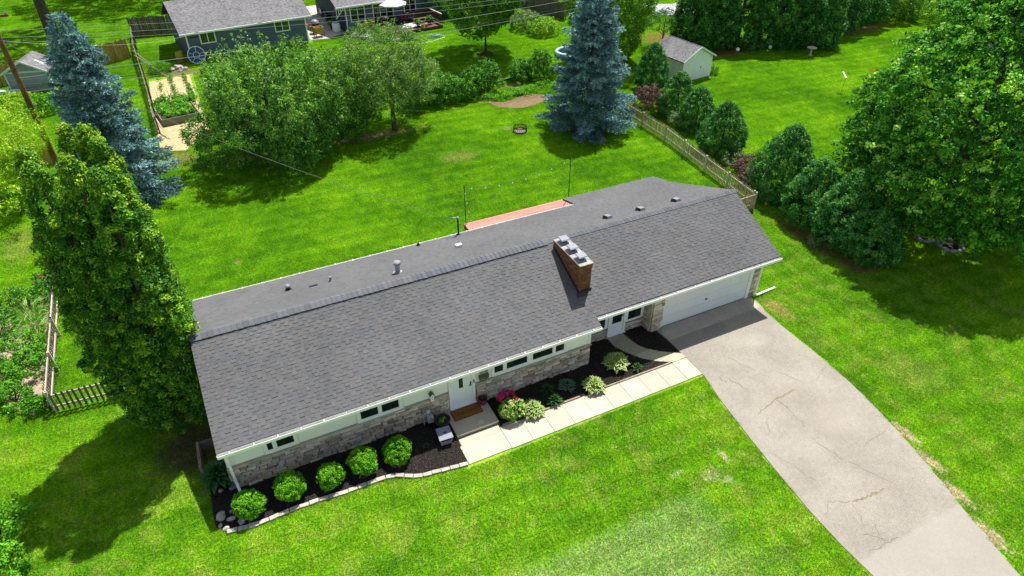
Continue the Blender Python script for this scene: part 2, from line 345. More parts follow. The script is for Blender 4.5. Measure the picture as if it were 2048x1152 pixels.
M['red'] = mat('red_fabric', (.42, .028, .022), .7, .2)
M['rust'] = mat('dark_rust', (.055, .028, .020), .85, noise=((20, .4),))
M['ash'] = mat('ash', [(.33, .29, .25), (.18, .15, .13)], .95, noise=((20, .3),), base_scale=8)
M['rug'] = mat('outdoor_rug', [(.60, .60, .62), (.50, .51, .55)], .9, noise=((6, .2),), base_scale=3)
M['darkdeck'] = mat('brown_deck', [(.095, .048, .034), (.135, .070, .05), (.075, .04, .03)], .8, .2, True, ((5, .15),))
M['bluebin'] = mat('pale_blue_tub', (.30, .42, .50), .6)
M['tarp'] = mat('white_plastic_sheet', [(0.496, 0.496, 0.528), (0.176, 0.184, 0.208), (0.576, 0.576, 0.6)], .5, .3, noise=((3, .2),), bump=(5, .6, .1), base_scale=2.2)
M['tyre'] = mat('whitewashed_stone', [(0.252, 0.234, 0.216), (0.33, 0.312, 0.3)], .85, noise=((10, .2),), base_scale=4)
M['bulb'] = mat('white_bulb', (.85, .85, .82), .3, .5, noise=())
M['crack'] = mat('crack_fill', [(.22, .175, .10), (.175, .145, .09)], .95, noise=((8, .2),), base_scale=3)
M['darkcrack'] = mat('open_crack', (.16, .145, .12), .95, noise=())
M['digits'] = mat('plaque_black', (.012, .012, .012), .5)
M['plaque'] = mat('plaque_cream', (.62, .60, .52), .6)
M['mailbox'] = mat('mailbox_bronze', (.085, .078, .062), .5, .4, noise=((10, .15),))
M['concretepale'] = mat('bird_bath_stone', (.50, .42, .38), .9)

def drive_mat():
    m, t, out, pos = new_mat('driveway_asphalt')
    f = t.noise(pos, .5, 4, .6); col = t.ramp(t.smooth(f, .3, .7), [(0, (.225, .204, .170)), (1, (.275, .252, .212))])
    sp_ = t.noise(pos, 42, 2, .75); k = t.smooth(sp_, .32, .68, .70, 1.30)
    g2 = t.smooth(t.noise(pos, 7, 3, .6), .3, .7, .94, 1.06)
    for q in (k, g2):
        mm = t.n('ShaderNodeMix', _data_type='RGBA', _blend_type='MULTIPLY'); mm.inputs[0].default_value = 1
        t.l(col, mm.inputs[6]); t.l(q, mm.inputs[7]); col = mm.outputs[2]
    sx = t.n('ShaderNodeSeparateXYZ'); t.l(pos, sx.inputs[0])
    # the newer street end, a paler patch
    d = t.math('ADD', sx.outputs[1], t.math('MULTIPLY', t.noise(pos, 3, 3), .25))
    col = t.mix(t.math('MULTIPLY', t.math('SUBTRACT', 1, t.smooth(d, -11.52, -11.40)), .55), col, (.300, .275, .240))
    for x, y, r, s, c in ((21.9, -2.0, 1.0, .22, (.40, .38, .35)), (19.6, -3.2, 1.3, .2, (.17, .155, .135)), (22.3, .0, .35, .7, (.10, .05, .03)), (20.6, -.5, 1.1, .4, (.15, .145, .145)), (21.8, -6.9, 1.6, .3, (.33, .30, .26))):
        dx = t.math('SUBTRACT', sx.outputs[0], x); dy = t.math('MULTIPLY', t.math('SUBTRACT', sx.outputs[1], y), 1.6)
        q = t.math('SQRT', t.math('ADD', t.math('MULTIPLY', dx, dx), t.math('MULTIPLY', dy, dy)))
        q = t.math('ADD', t.math('DIVIDE', q, r), t.math('MULTIPLY', t.math('SUBTRACT', f, .5), 1.5))
        col = t.mix(t.math('MULTIPLY', t.math('SUBTRACT', 1, t.smooth(q, .2, 1)), s), col, c)
    b = t.n('ShaderNodeBsdfPrincipled', Roughness=.92); b.inputs['Specular IOR Level'].default_value = .2; t.l(col, b.inputs['Base Color'])
    bn = t.n('ShaderNodeBump', Strength=.5, Distance=.012); t.l(t.noise(pos, 70, 3, .7), bn.inputs['Height']); t.l(bn.outputs[0], b.inputs['Normal'])
    t.l(b.outputs[0], out.inputs[0]); return m
M['drive'] = drive_mat()

# leaves
L = {}
L['thuja'] = leaf_mat('thuja_spray', [(.018, .085, .011), (.056, .190, .013), (.20, .38, .015), (.44, .55, .026)], .22, .6, .2)
L['arb'] = leaf_mat('arborvitae_spray', [(0.0161, 0.08625, 0.0207), (0.0391, 0.1725, 0.0322), (0.09775, 0.299, 0.046), (0.23, 0.483, 0.07475)], .2, .6, .2)
L['maple'] = leaf_mat('maple_leaf', [(.018, .090, .010), (.044, .195, .014), (.095, .34, .020), (.20, .46, .040), (.36, .58, .10)], .35, .55, .22)
L['apple'] = leaf_mat('apple_leaf', [(.022, .085, .014), (.060, .185, .026), (.14, .32, .042), (.34, .52, .12)], .35, .55, .25)
L['apple2'] = leaf_mat('pale_apple_leaf', [(.034, .095, .016), (.085, .20, .030), (.16, .30, .050), (.36, .48, .16)], .3, .45, .35)
L['spruce'] = leaf_mat('blue_spruce_needle', [(0.04646, 0.1035, 0.108), (0.1123, 0.2199, 0.2288), (0.2168, 0.3708, 0.3844), (0.3562, 0.5347, 0.5491)], .05, .7, .15)
L['locust'] = leaf_mat('locust_leaf', [(.12, .25, .012), (.22, .40, .018), (.33, .52, .026), (.44, .60, .05)], .4, .5, .25)
L['shrub'] = leaf_mat('shrub_leaf', [(.022, .095, .010), (.062, .215, .018), (.13, .34, .026), (.26, .48, .05)], .3, .45, .3)
L['cedar'] = leaf_mat('hedge_leaf', [(.016, .085, .018), (.042, .180, .028), (.10, .30, .036), (.26, .46, .07)], .22, .5, .3)
L['lime'] = leaf_mat('yellow_green_leaf', [(.040, .130, .008), (.11, .28, .014), (.21, .42, .020), (.36, .54, .035)], .35, .45, .3)
L['globe'] = leaf_mat('globe_leaf', [(.014, .100, .004), (.050, .215, .006), (.13, .36, .008), (.26, .50, .016)], .25, .55, .25)
L['purple'] = leaf_mat('barberry_leaf', [(.060, .032, .034), (.100, .055, .055), (.150, .085, .080), (.20, .125, .11)], .2, .5, .3)
L['pale'] = leaf_mat('pale_leaf', [(.09, .17, .05), (.16, .25, .09), (.24, .33, .15)], .3, .5, .3)
L['hosta'] = leaf_mat('hosta_leaf', [(.085, .22, .035), (.105, .25, .04)], .3, .4, .35)
L['hostarim'] = leaf_mat('hosta_margin', [(.52, .54, .20), (.58, .60, .26)], .3, .4, .35)
L['hostablue'] = leaf_mat('blue_hosta_leaf', [(.050, .120, .065), (.085, .165, .095)], .25, .45, .35)
L['hostablrim'] = leaf_mat('blue_hosta_margin', [(.17, .26, .17), (.20, .29, .19)], .25, .45, .35)
L['darkhosta'] = leaf_mat('dark_hosta_leaf', [(.030, .105, .030), (.050, .150, .040)], .25, .35, .4)
L['pink'] = leaf_mat('pink_flower', [(.34, .012, .070), (.52, .028, .130), (.62, .10, .22)], .3, .6, .2, 1.0)
L['redf'] = leaf_mat('red_flower', [(.62, .030, .012), (.70, .06, .02)], .3, .6, .2, 1.0)
L['veg'] = leaf_mat('vegetable_leaf', [(.045, .19, .010), (.11, .33, .016), (.19, .45, .024)], .35, .5, .25)
L['daylily'] = leaf_mat('strap_leaf', [(.10, .28, .026), (.17, .40, .036), (.27, .50, .07)], .3, .5, .25)

# ------------------------------------------------------------------ foliage builders (numpy)
def unit(a): return a / np.maximum(np.linalg.norm(a, axis=-1, keepdims=True), 1e-9)

def leaf_quads(C, N, ln, wd, bend=.0):
    n = len(C); N = unit(N); t = unit(np.cross(N, rng.normal(size=(n, 3)))); b = np.cross(N, t)
    ln = np.broadcast_to(np.asarray(ln, float), (n,))[:, None]; wd = np.broadcast_to(np.asarray(wd, float), (n,))[:, None]
    V = np.stack([C - t * ln / 2, C + b * wd / 2 + N * ln * .06, C + t * ln / 2, C - b * wd / 2 + N * ln * .06], 1)
    return V.reshape(-1, 3), np.arange(4 * n).reshape(n, 4)

def dir_quads(C, D, ln, wd):
    """Narrow leaves along the directions D."""
    n = len(C); D = unit(D); s = unit(np.cross(D, rng.normal(size=(n, 3))))
    ln = np.broadcast_to(np.asarray(ln, float), (n,))[:, None]; wd = np.broadcast_to(np.asarray(wd, float), (n,))[:, None]
    V = np.stack([C, C + D * ln * .45 + s * wd / 2, C + D * ln, C + D * ln * .45 - s * wd / 2], 1)
    return V.reshape(-1, 3), np.arange(4 * n).reshape(n, 4)

def clumps(P, N, cr, nl, ln, wd, tone, flat=1.0, up=.25, spread=1.0):
    """A dome of nl leaves round each clump centre P, facing outwards; tone = mean rnd per clump."""
    n = len(P); cr = np.broadcast_to(np.asarray(cr, float), (n,))
    d = unit(rng.normal(size=(n, nl, 3)) + N[:, None, :] * .75)
    rad = cr[:, None] * rng.uniform(.45, 1.05, (n, nl))
    off = d * rad[..., None]; off[..., 2] *= flat
    C = (P[:, None, :] + off).reshape(-1, 3)
    Nn = (d + rng.normal(size=d.shape) * .55 * spread + np.array([0, 0, up])).reshape(-1, 3)
    k = n * nl; V, F = leaf_quads(C, Nn, ln * rng.uniform(.5, 1.5, k), wd * rng.uniform(.55, 1.4, k))
    r = np.clip(np.repeat(np.broadcast_to(tone, (n,)), nl) + rng.normal(0, .16, k), 0, 1)
    return V, F, r

def join(parts):
    V = []; F = []; Rr = []; o = 0
    for v, f, r in parts: V.append(v); F.append(f + o); Rr.append(r); o += len(v)
    return np.concatenate(V), np.concatenate(F), np.concatenate(Rr)

def sphere_dirs(n, zmin=-1.0):
    z = rng.uniform(zmin, 1, n); a = rng.uniform(0, 2 * np.pi, n); q = np.sqrt(1 - z * z)
    return np.stack([q * np.cos(a), q * np.sin(a), z], 1)

def lobes(D, k=9, amp=.22, sharp=5, seed=0):
    g = np.random.default_rng(seed); L_ = unit(g.normal(size=(k, 3)) + np.array([0, 0, .3])); return 1 - amp * .5 + amp * np.exp(sharp * (D @ L_.T - 1)).max(1)

def round_crown(c, rx, rz, ncl, cr, nl, ln, wd, zmin=-.7, seed=0, amp=.28, inner=.45, tone=(.15, .6), prof=None, up=.25, ry=None):
    """Crown from clumps on a lobed shell with some inside; c = centre."""
    D = sphere_dirs(ncl, zmin); k = lobes(D, 12, amp, 6, seed)
    ins = rng.random(ncl) < .28; s = np.where(ins, rng.uniform(inner, .9, ncl), rng.uniform(.9, 1.04, ncl)) * k
    ry = ry or rx
    P = np.array(c) + D * np.array([rx, ry, rz]) * s[:, None]
    N = unit(unit(D / np.array([rx, ry, rz])) + np.array([0, 0, .45])); g = np.random.default_rng(seed + 5); tn = g.uniform(tone[0], tone[1], ncl)
    return clumps(P, N, cr * rng.uniform(.7, 1.25, ncl), nl, ln, wd, tn, up=up)

def cone_crown(h, r, z0, ncl, cr, nl, ln, wd, seed=0, power=.8, belly=.25, tone=(.1, .55), up=.2, lump=.16):
    """Columnar / conical evergreen standing at the origin."""
    u = rng.random(ncl) ** 1.25; z = z0 + (h - z0) * u
    def prof(t): return np.where(t < belly, .72 + .28 * np.sin(np.clip(t / belly, 0, 1) * np.pi / 2), np.clip(1 - (t - belly) / (1 - belly), 0, 1) ** power)
    a = rng.uniform(0, 2 * np.pi, ncl); g = np.random.default_rng(seed)
    ph = g.uniform(0, 6.28, 6); lum = 1 + lump * sum(np.sin((k + 2) * a + ph[k] + z * (1.3 + k * .4)) for k in range(4)) / 2.2
    rr = r * prof(u) * lum * np.where(rng.random(ncl) < .25, rng.uniform(.5, .9, ncl), rng.uniform(.9, 1.03, ncl))
    P = np.stack([rr * np.cos(a), rr * np.sin(a), z], 1); N = unit(np.stack([np.cos(a), np.sin(a), np.full(ncl, .95)], 1))
    return clumps(P, N, cr * rng.uniform(.7, 1.2, ncl), nl, ln, wd, g.uniform(tone[0], tone[1], ncl), up=up)

def crown_obj(name, part, m, parent):
    V, F, r = part; return link(name, npmesh(name, V, F, m, r), parent)

def trunk_mb(h, r, limbs=6, spread=2.0, start=.45, lean=(0, 0), lz=.5):
    mb = MB(); top = Vector((lean[0], lean[1], h))
    pts = [Vector((0, 0, -.1)), Vector((0, 0, .1)), top * .35, top * .7, top]
    mb.tube(pts, [r * 1.5, r * 1.15, r * .9, r * .65, r * .25], 9)
    for k in range(limbs):
        t = start + (1 - start) * k / limbs; b = top * t; a = k * 2.4 + random.random(); q = spread * (1.05 - .5 * k / limbs)
        e = b + Vector((math.cos(a) * q, math.sin(a) * q, q * lz)); m_ = b.lerp(e, .5) + Vector((0, 0, .12 * q))
        mb.tube([b, m_, e], [r * .5, r * .33, r * .1], 6)
        for j in range(2):
            e2 = m_ + Vector((math.cos(a + .8 - 1.6 * j) * q * .6, math.sin(a + .8 - 1.6 * j) * q * .6, q * .4)); mb.tube([m_, e2], [r * .24, r * .06], 5)
    return mb

# ================================================================== SETTING
def struct(name, mb, m, kind='structure', parent=None):
    return mb.build(name, m, parent, kind=kind)

DRIVE_L = [(18.38, .53), (18.43, -.64), (18.44, -1.86), (18.43, -2.8), (18.12, -4.16), (17.80, -6.27), (17.58, -8.0), (17.42, -9.57), (17.37, -10.9), (17.42, -12.1), (17.5, -14), (17.6, -25)]
DRIVE_R = [(21.0, -25), (21.4, -15), (21.55, -14.1), (21.74, -13.4), (22.03, -12.3), (22.42, -11.1), (22.78, -9.9), (23.12, -8.57), (23.40, -7.2), (23.62, -5.77), (23.71, -4.37), (23.72, -2.96), (23.76, -1.7), (23.86, -.62), (24.02, .1), (24.0, .53)]
DRIVE = DRIVE_L + DRIVE_R
EDGE_ST = [(-.49, -1.66), (.05, -1.76), (.58, -1.81), (1.08, -1.78), (1.75, -1.74), (2.2, -1.77), (2.65, -1.78), (3.34, -1.85), (3.81, -1.86), (4.29, -1.86), (4.72, -1.86), (5.25, -1.96), (5.55, -2.15), (5.95, -2.36), (6.42, -2.43), (6.93, -2.51), (7.34, -2.56), (7.74, -2.62)]
BED_A = EDGE_ST + [(7.74, -2.6), (7.84, -1.4), (7.84, .02), (0, .02), (-.5, .9), (-.8, .45), (-.84, 0), (-.85, -.68), (-.79, -1.34)]
CW_L = [(16.02, 1.06), (16.03, .47), (16.22, -.04), (16.47, -.46), (16.73, -.82), (17.16, -1.21), (17.75, -1.57), (18.1, -1.575)]
CW_R = [(16.88, 1.06), (16.93, .47), (17.04, -.02), (17.30, -.40), (17.67, -.75), (18.10, -1.05), (18.44, -1.25), (18.45, -1.55)]
BED_B = [(9.55, .02), (9.55, -1.5), (9.62, -1.58), (17.70, -1.58)] + CW_L[::-1][1:] + [(15.9, 1.1), (14.47, 1.1), (14.47, .02)]
BED_C = CW_R + [(18.42, -.4), (18.30, .5), (18.05, .56), (18.05, 1.1)]
STRAW = [(-1.15, 46.2), (2.1, 46.7), (2.25, 37.7), (2.5, 33.2), (.6, 30.3), (-.9, 30.9), (-1.1, 34.5)]
PATIO = [(13.95, 52.4), (15.6, 52.2), (17.6, 53.2), (18.4, 66), (14.4, 66)]
WOODCHIP = [(22.9, 29.6), (23.1, 28.6), (23.5, 27.9), (24.2, 27.3), (25.0, 27.0), (26.0, 27.1), (27.0, 27.5), (27.8, 28.0), (27.9, 28.7), (27.2, 29.2), (26.2, 29.4), (25.2, 29.0), (24.2, 28.7)]
GARDEN = [(-6.3, 16.2), (-6.15, 12.0), (-6.1, 7.4), (-6.6, 6.9), (-7.6, 8.0), (-8.4, 10.0), (-9.5, 12.0), (-9.5, 14.0), (-7.6, 15.8)]

mb = MB(); mb.poly([(-170, -120, 0), (200, -120, 0), (200, 260, 0), (-170, 260, 0)])
struct('lawn', mb, M['lawn'])
drive = struct('driveway', MB().prism(DRIVE, -.1, .028), M['drive'])
tag(drive, 'long pale grey asphalt driveway running from the garage door to the street', 'driveway')
def ribbon(pts, w, z):
    v = []; f = []
    for i, p in enumerate(pts):
        a = Vector(pts[max(i - 1, 0)]); b = Vector(pts[min(i + 1, len(pts) - 1)]); d = (b - a).normalized(); n = Vector((-d.y, d.x)); q = Vector(p)
        ww = w * (.5 + random.random()) * (.35 if i in (0, len(pts) - 1) else 1)
        v += [(*(q + n * ww / 2), z), (*(q - n * ww / 2), z)]
    return v, [(2 * i, 2 * i + 1, 2 * i + 3, 2 * i + 2) for i in range(len(pts) - 1)]
def crackline(a, b, n, j):
    a = Vector(a); b = Vector(b); d = (b - a); nn = Vector((-d.y, d.x)).normalized()
    return [tuple(a.lerp(b, i / n) + nn * random.uniform(-j, j)) for i in range(n + 1)]
mb = MB()
for a, b, w in (((18.9, -5.45), (20.1, -5.14), .05), ((20.1, -5.14), (21.3, -5.02), .07), ((20.1, -5.14), (20.3, -5.7), .05), ((18.2, -9.5), (19.0, -9.9), .03), ((19.0, -9.9), (19.7, -10.0), .07), ((19.7, -10.0), (20.5, -10.02), .08)):
    mb.mesh(*ribbon(crackline(a, b, 8, .05), w, .032))
struct('sealed_crack', mb, M['crack'], kind='stuff', parent=drive)
mb = MB()
for a, b, w in (((18.0, -11.5), (19.3, -11.56), .025), ((19.2, -3.3), (19.5, -4.3), .035), ((18.9, -3.1), (19.0, -3.5), .03), ((20.2, -5.6), (20.1, -6.8), .02), ((21.4, -4.0), (21.9, -5.0), .02), ((18.3, -10.9), (18.9, -11.5), .02), ((19.0, -10.8), (18.7, -11.4), .02), ((19.9, -7.2), (20.2, -8.6), .018), ((20.3, -8.6), (20.9, -10.0), .014), ((21.3, -8.4), (22.9, -8.2), .016), ((18.0, -6.9), (18.6, -8.9), .013), ((19.2, -5.6), (18.6, -6.4), .014), ((22.4, -5.1), (23.5, -4.6), .014), ((20.0, -2.2), (20.6, -3.6), .016), ((17.8, -9.9), (18.3, -9.5), .014), ((19.0, -9.9), (18.6, -10.8), .013)):
    mb.mesh(*ribbon(crackline(a, b, 9, .05), w, .032))
struct('open_crack', mb, M['darkcrack'], kind='stuff', parent=drive)
ap = struct('driveway_apron', MB().prism([(18.7, .53), (23.62, .53), (23.95, .45), (23.9, -.30), (18.46, -.36), (18.42, .1)], -.05, .034), M['oldwalk'])

# front walk, slab by slab
walk = link('front_walk', MB().prism([(7.78, -2.58), (18.36, -2.62), (18.36, -1.66), (7.9, -1.66), (7.86, -1.38), (7.82, -1.38)], -.1, .012).data('walk_bed', M['mortar']), kind='structure')
def slab(x0, x1, y0, y1, par, m=M['walk'], z=.035, skew=0):
    g = .008; return MB().prism([(x0 + g, y0), (x1 - g + skew, y0), (x1 - g, y1), (x0 + g, y1)], -.05, z).build('slab', m, par)
slab(7.76, 9.50, -2.66, -1.78, walk); slab(7.84, 9.50, -1.772, -1.40, walk, z=.033)
for k in range(10):
    x0 = 9.5 + .909 * k; x1 = x0 + .909 if k < 9 else 18.42
    slab(x0, x1, -2.69 + random.uniform(-.01, .01), -1.595, walk, z=.035 + random.uniform(-.004, .004))
cwalk = link('curved_walk', MB().prism(CW_L + CW_R[::-1], -.1, .010).data('path_bed', M['mortar']), kind='structure')
def lerp2(a, b, t): return (a[0] + (b[0] - a[0]) * t, a[1] + (b[1] - a[1]) * t)
for a, b in ((0, 3), (3, 5), (5, 7)):
    pl = [lerp2(CW_L[i], CW_R[i], .012) for i in range(a, b + 1)] + [lerp2(CW_L[i], CW_R[i], .988) for i in range(b, a - 1, -1)]
    c = Vector((sum(p[0] for p in pl) / len(pl), sum(p[1] for p in pl) / len(pl)))
    pl = [tuple(c + (Vector(p) - c) * .985) for p in pl]
    MB().prism(pl, -.05, .032).build('slab', M['oldwalk'] if a == 0 else M['walk'], cwalk)

# beds
beds = []
for poly in (BED_A, BED_B, BED_C):
    beds.append(struct('mulch_bed', MB().prism(poly, -.1, .018), M['mulch']))
def inside(p, poly):
    x, y = p; c = False; n = len(poly); j = n - 1
    for i in range(n):
        xi, yi = poly[i]; xj, yj = poly[j]
        if (yi > y) != (yj > y) and x < (xj - xi) * (y - yi) / (yj - yi) + xi: c = not c
        j = i
    return c
def inside_np(P, poly):
    x, y = P[:, 0], P[:, 1]; c = np.zeros(len(P), bool); n = len(poly); j = n - 1
    for i in range(n):
        xi, yi = poly[i]; xj, yj = poly[j]
        if yi != yj: c ^= ((yi > y) != (yj > y)) & (x < (xj - xi) * (y - yi) / (yj - yi) + xi)
        j = i
    return c
def scatter(poly, n):
    a = np.array(poly); lo, hi = a.min(0), a.max(0); P = rng.uniform(lo, hi, (n, 2)); return P[inside_np(P, poly)]
for poly, b, n in ((BED_A, beds[0], 16000), (BED_B, beds[1], 15000), (BED_C, beds[2], 3500)):
    P = scatter(poly, n); C = np.c_[P, rng.uniform(.02, .045, len(P))]
    V, F = leaf_quads(C, rng.normal(size=C.shape) * .5 + [0, 0, 1], rng.uniform(.025, .085, len(C)), rng.uniform(.012, .03, len(C)))
    link('mulch_chips', npmesh('mulch_chips', V, F, M['chip'], rng.random(len(F))), b, kind='stuff')
# the edging stones of the first bed and the low edging of the second
def along(pts, step):
    out = []; acc = 0
    P = [Vector(p) for p in pts]; d = [0]
    for i in range(1, len(P)): d.append(d[-1] + (P[i] - P[i - 1]).length)
    n = max(1, round(d[-1] / step))
    for k in range(n + 1):
        s = d[-1] * k / n; i = max(j for j in range(len(d)) if d[j] <= s + 1e-9); i = min(i, len(P) - 2)
        out.append(P[i].lerp(P[i + 1], (s - d[i]) / (d[i + 1] - d[i])))
    return out
pts = along(EDGE_ST, .33)
for a, b in zip(pts[:-1], pts[1:]):
    q = MB(); d = (b - a); L0 = d.length - .02; j = lambda: random.uniform(-.012, .012)
    q.prism([(-L0 / 2 + j(), -.075 + j()), (L0 / 2 + j(), -.075 + j()), (L0 / 2 + j(), .075 + j()), (-L0 / 2 + j(), .075 + j())], -.04, .075 + j())
    m_ = (a + b) / 2; q.build('edging_stone', M['edging'], beds[0], loc=(m_.x, m_.y, 0), rot=(0, 0, math.atan2(d.y, d.x)))
for a, b in (((9.62, -1.555), (10.2, -1.56)), ((10.9, -1.56), (13.1, -1.555)), ((14.1, -1.56), (17.62, -1.57))):
    n = max(1, round((b[0] - a[0]) / .8))
    for k in range(n):
        x0 = a[0] + (b[0] - a[0]) * k / n; x1 = a[0] + (b[0] - a[0]) * (k + 1) / n - .015
        MB().box(x0, x1, a[1] - .035 + random.uniform(-.01, .01), a[1] + .03, -.04, .085 + random.uniform(-.01, .01)).build('edging_timber', M['edgewood'], beds[1])

struct('straw_path', MB().prism(STRAW, -.1, .02), M['straw'])
struct('patio', MB().prism(PATIO, -.1, .03), M['concrete'])
struct('wood_chip_bed', MB().prism(WOODCHIP, -.1, .03), M['woodchip'])
struct('garden_soil', MB().prism(GARDEN, -.1, .02), M['gardensoil'])

# ================================================================== THE RANCH HOUSE
house = thing('ranch_house', 'long low ranch house with grey shingle roof, brick chimney and ledge stone front', 'house')
ZF = lambda y: 2.413 + .4513 * (y + .595)          # front roof plane
RY, RZ = 3.536, 4.277
SR = (RZ - 2.41) / (8.5 - RY)
ZB = lambda y: RZ - SR * (y - RY)
XL, XM, XR = -.08, 14.55, 24.5

def yz_prism(poly, x0, x1, m=0):
    mb = MB(); n = len(poly)
    mb.mesh([(x0, y, z) for y, z in poly] + [(x1, y, z) for y, z in poly], [tuple(range(n)), tuple(range(n, 2 * n))[::-1]] + [(i, (i + 1) % n, n + (i + 1) % n, n + i) for i in range(n)], m)
    return mb
yz_prism([(.03, 0), (8.1, 0), (8.1, 2.35), (RY, RZ - .16), (.03, 2.53)], .02, 14.43).build('wall', M['siding'], house)
yz_prism([(1.13, 0), (8.1, 0), (8.1, 2.35), (RY, RZ - .16), (1.13, 3.03)], 14.43, 24.22).build('wall', M['siding'], house)
yz_prism([(.62, 0), (1.13, 0), (1.13, 3.03), (.62, 2.79)], 18.07, 24.22).build('wall', M['siding'], house)
yz_prism([(8.1, 0), (9.3, 0), (9.3, 2.05), (8.1, 2.35)], 19.0, 24.22).build('wall', M['bluegrey'], house)

# roof sheets
t = .13
roof_f = yz_prism([(-.48, ZF(-.48)), (RY, RZ), (RY, RZ - t), (-.48, ZF(-.48) - t)], XL, XM).build('roof', M['under'], house)
roof_g = yz_prism([(-.12, ZF(-.12)), (RY, RZ), (RY, RZ - t), (-.12, ZF(-.12) - t)], XM, XR).build('roof', M['under'], house)
roof_b = yz_prism([(8.5, 2.41), (8.5, 2.41 - t), (RY, RZ - t), (RY, RZ)], XL, XR).build('roof', M['under'], house)
roof_e = yz_prism([(9.78, 2.10), (9.78, 2.0), (8.5, 2.31), (8.5, 2.41)], 18.65, XR + .12).build('roof', M['under'], house)

def tabs(O, ex, es, nn, length, courses, xr, skip=None, th=(.008, .020)):
    """xr(course) -> (x0, x1) along ex; returns arrays origin, width, height, seed."""
    out = []; e = length / courses
    for k in range(courses):
        a, b = xr(k, k * e); x = a - random.uniform(0, .2); hi = False
        while x < b:
            w = random.choice((.11, .14, .16, .18, .21)); x0 = max(x, a); x1 = min(x + w, b)
            if x1 - x0 > .03:
                if random.random() < .88: hi = not hi
                out.append((x0, k * e, x1 - x0, e, th[hi] * random.uniform(.85, 1.15), random.random()))
            x += w
    T = np.array(out); O, ex, es, nn = map(np.array, (O, ex, es, nn))
    base = O + T[:, :1] * ex + T[:, 1:2] * es
    return T, base, ex, es, nn
def tab_mesh(T, base, ex, es, nn, name, m):
    w = T[:, 2:3] * ex * .985; l = (T[:, 3:4] + .04) * es; h = T[:, 4:5] * nn; lo = nn * .004; dn = nn * .002
    V = np.stack([base - dn, base + w - dn, base + w + h, base + h, base + l + lo, base + w + l + lo], 1)
    n = len(T); o = (np.arange(n) * 6)[:, None]
    F = np.concatenate([o + [0, 1, 2, 3], o + [3, 2, 5, 4]]); r = np.concatenate([T[:, 5]] * 2)
    return npmesh(name, V.reshape(-1, 3), F, m, r)
WEDGE = MB().mesh([(0, 0, -.1), (1, 0, -.1), (1, 0, 1), (0, 0, 1), (0, 1, .2), (1, 1, .2)], [(0, 1, 2, 3), (3, 2, 5, 4), (0, 3, 4), (1, 5, 2)]).data('shingle', M['shingle'])

ef = (0, .9115, .4113); nf = (0, -.4113, .9115)
Lf = (RY + .48) / .9115
T, base, ex, es, nn = tabs((0, -.48, ZF(-.48)), (1, 0, 0), ef, nf, Lf, 31, lambda k, s: (XL, XM if -.48 + s * .9115 < -.12 - .05 else XR))
mid = base + es * .07; dist = np.linalg.norm(mid - np.array(CAM), axis=1); order = np.argsort(dist)
near, far = order[:300], order[300:]
rotf = (math.atan2(.4113, .9115), 0, 0)
for i in near:
    link('shingle', WEDGE, roof_f, tuple(base[i]), rotf, (T[i, 2] * .985, T[i, 3] + .04, T[i, 4]))
isg = base[:, 0] >= XM
fm = far[~isg[far]]; fg = far[isg[far]]
link('shingles', tab_mesh(T[fm], base[fm], ex, es, nn, 'shingles', M['shingle']), roof_f, kind='stuff')
link('shingles', tab_mesh(T[fg], base[fg], ex, es, nn, 'shingles', M['shingle']), roof_g, kind='stuff')
lb = math.hypot(8.5 - RY, RZ - 2.41); eb = (0, -(8.5 - RY) / lb, (RZ - 2.41) / lb); nb = (0, eb[2], -eb[1])
q = tabs((0, 8.5, 2.41), (-1, 0, 0), eb, nb, lb - .02, 37, lambda k, s: (-XR, -XL), th=(.006, .013))
link('shingles', tab_mesh(*q, 'shingles', M['shingle']), roof_b, kind='stuff')
le = math.hypot(1.28, .31); ee = (0, -1.28 / le, .31 / le); ne = (0, ee[2], -ee[1])
q = tabs((0, 9.78, 2.10), (-1, 0, 0), ee, ne, le, 9, lambda k, s: (-XR - .12, -18.65), th=(.006, .013))
link('shingles', tab_mesh(*q, 'shingles', M['shingle']), roof_e, kind='stuff')

# raised ridge vent over the main part with its cap shingles, plain caps beyond it
yz_prism([(RY - .17, RZ - .10), (RY + .17, RZ - .10), (RY + .17, RZ - .03), (RY, RZ + .03), (RY - .17, RZ - .03)], XL + .02, 14.10).build('ridge_vent', M['black'], house)
def cap_data(lift, half, thick):
    mb = MB(); sl = .43; L_ = .235
    for sgn in (-1, 1):
        a = [(0, 0, lift + thick * 1.8), (L_, 0, lift + .002), (L_, sgn * half, lift - sl * half), (0, sgn * half, lift - sl * half + thick * 1.6)]
        b = [(x, y, z - thick) for x, y, z in a]
        if sgn > 0: a, b = a[::-1], b[::-1]
        mb.mesh(a + b, [(0, 1, 2, 3), (7, 6, 5, 4), (0, 4, 5, 1), (1, 5, 6, 2), (2, 6, 7, 3), (3, 7, 4, 0)])
    return mb.data('ridge_cap', M['cap'])
c1 = cap_data(.052, .22, .014); c2 = cap_data(.022, .17, .008)
x = XL
while x < 14.0:
    link('ridge_cap', c1, house, (x, RY + random.uniform(-.008, .008), RZ + random.uniform(-.002, .002))); x += .2
while x < XR - .1:
    link('ridge_cap', c2, house, (x, RY, RZ)); x += .2

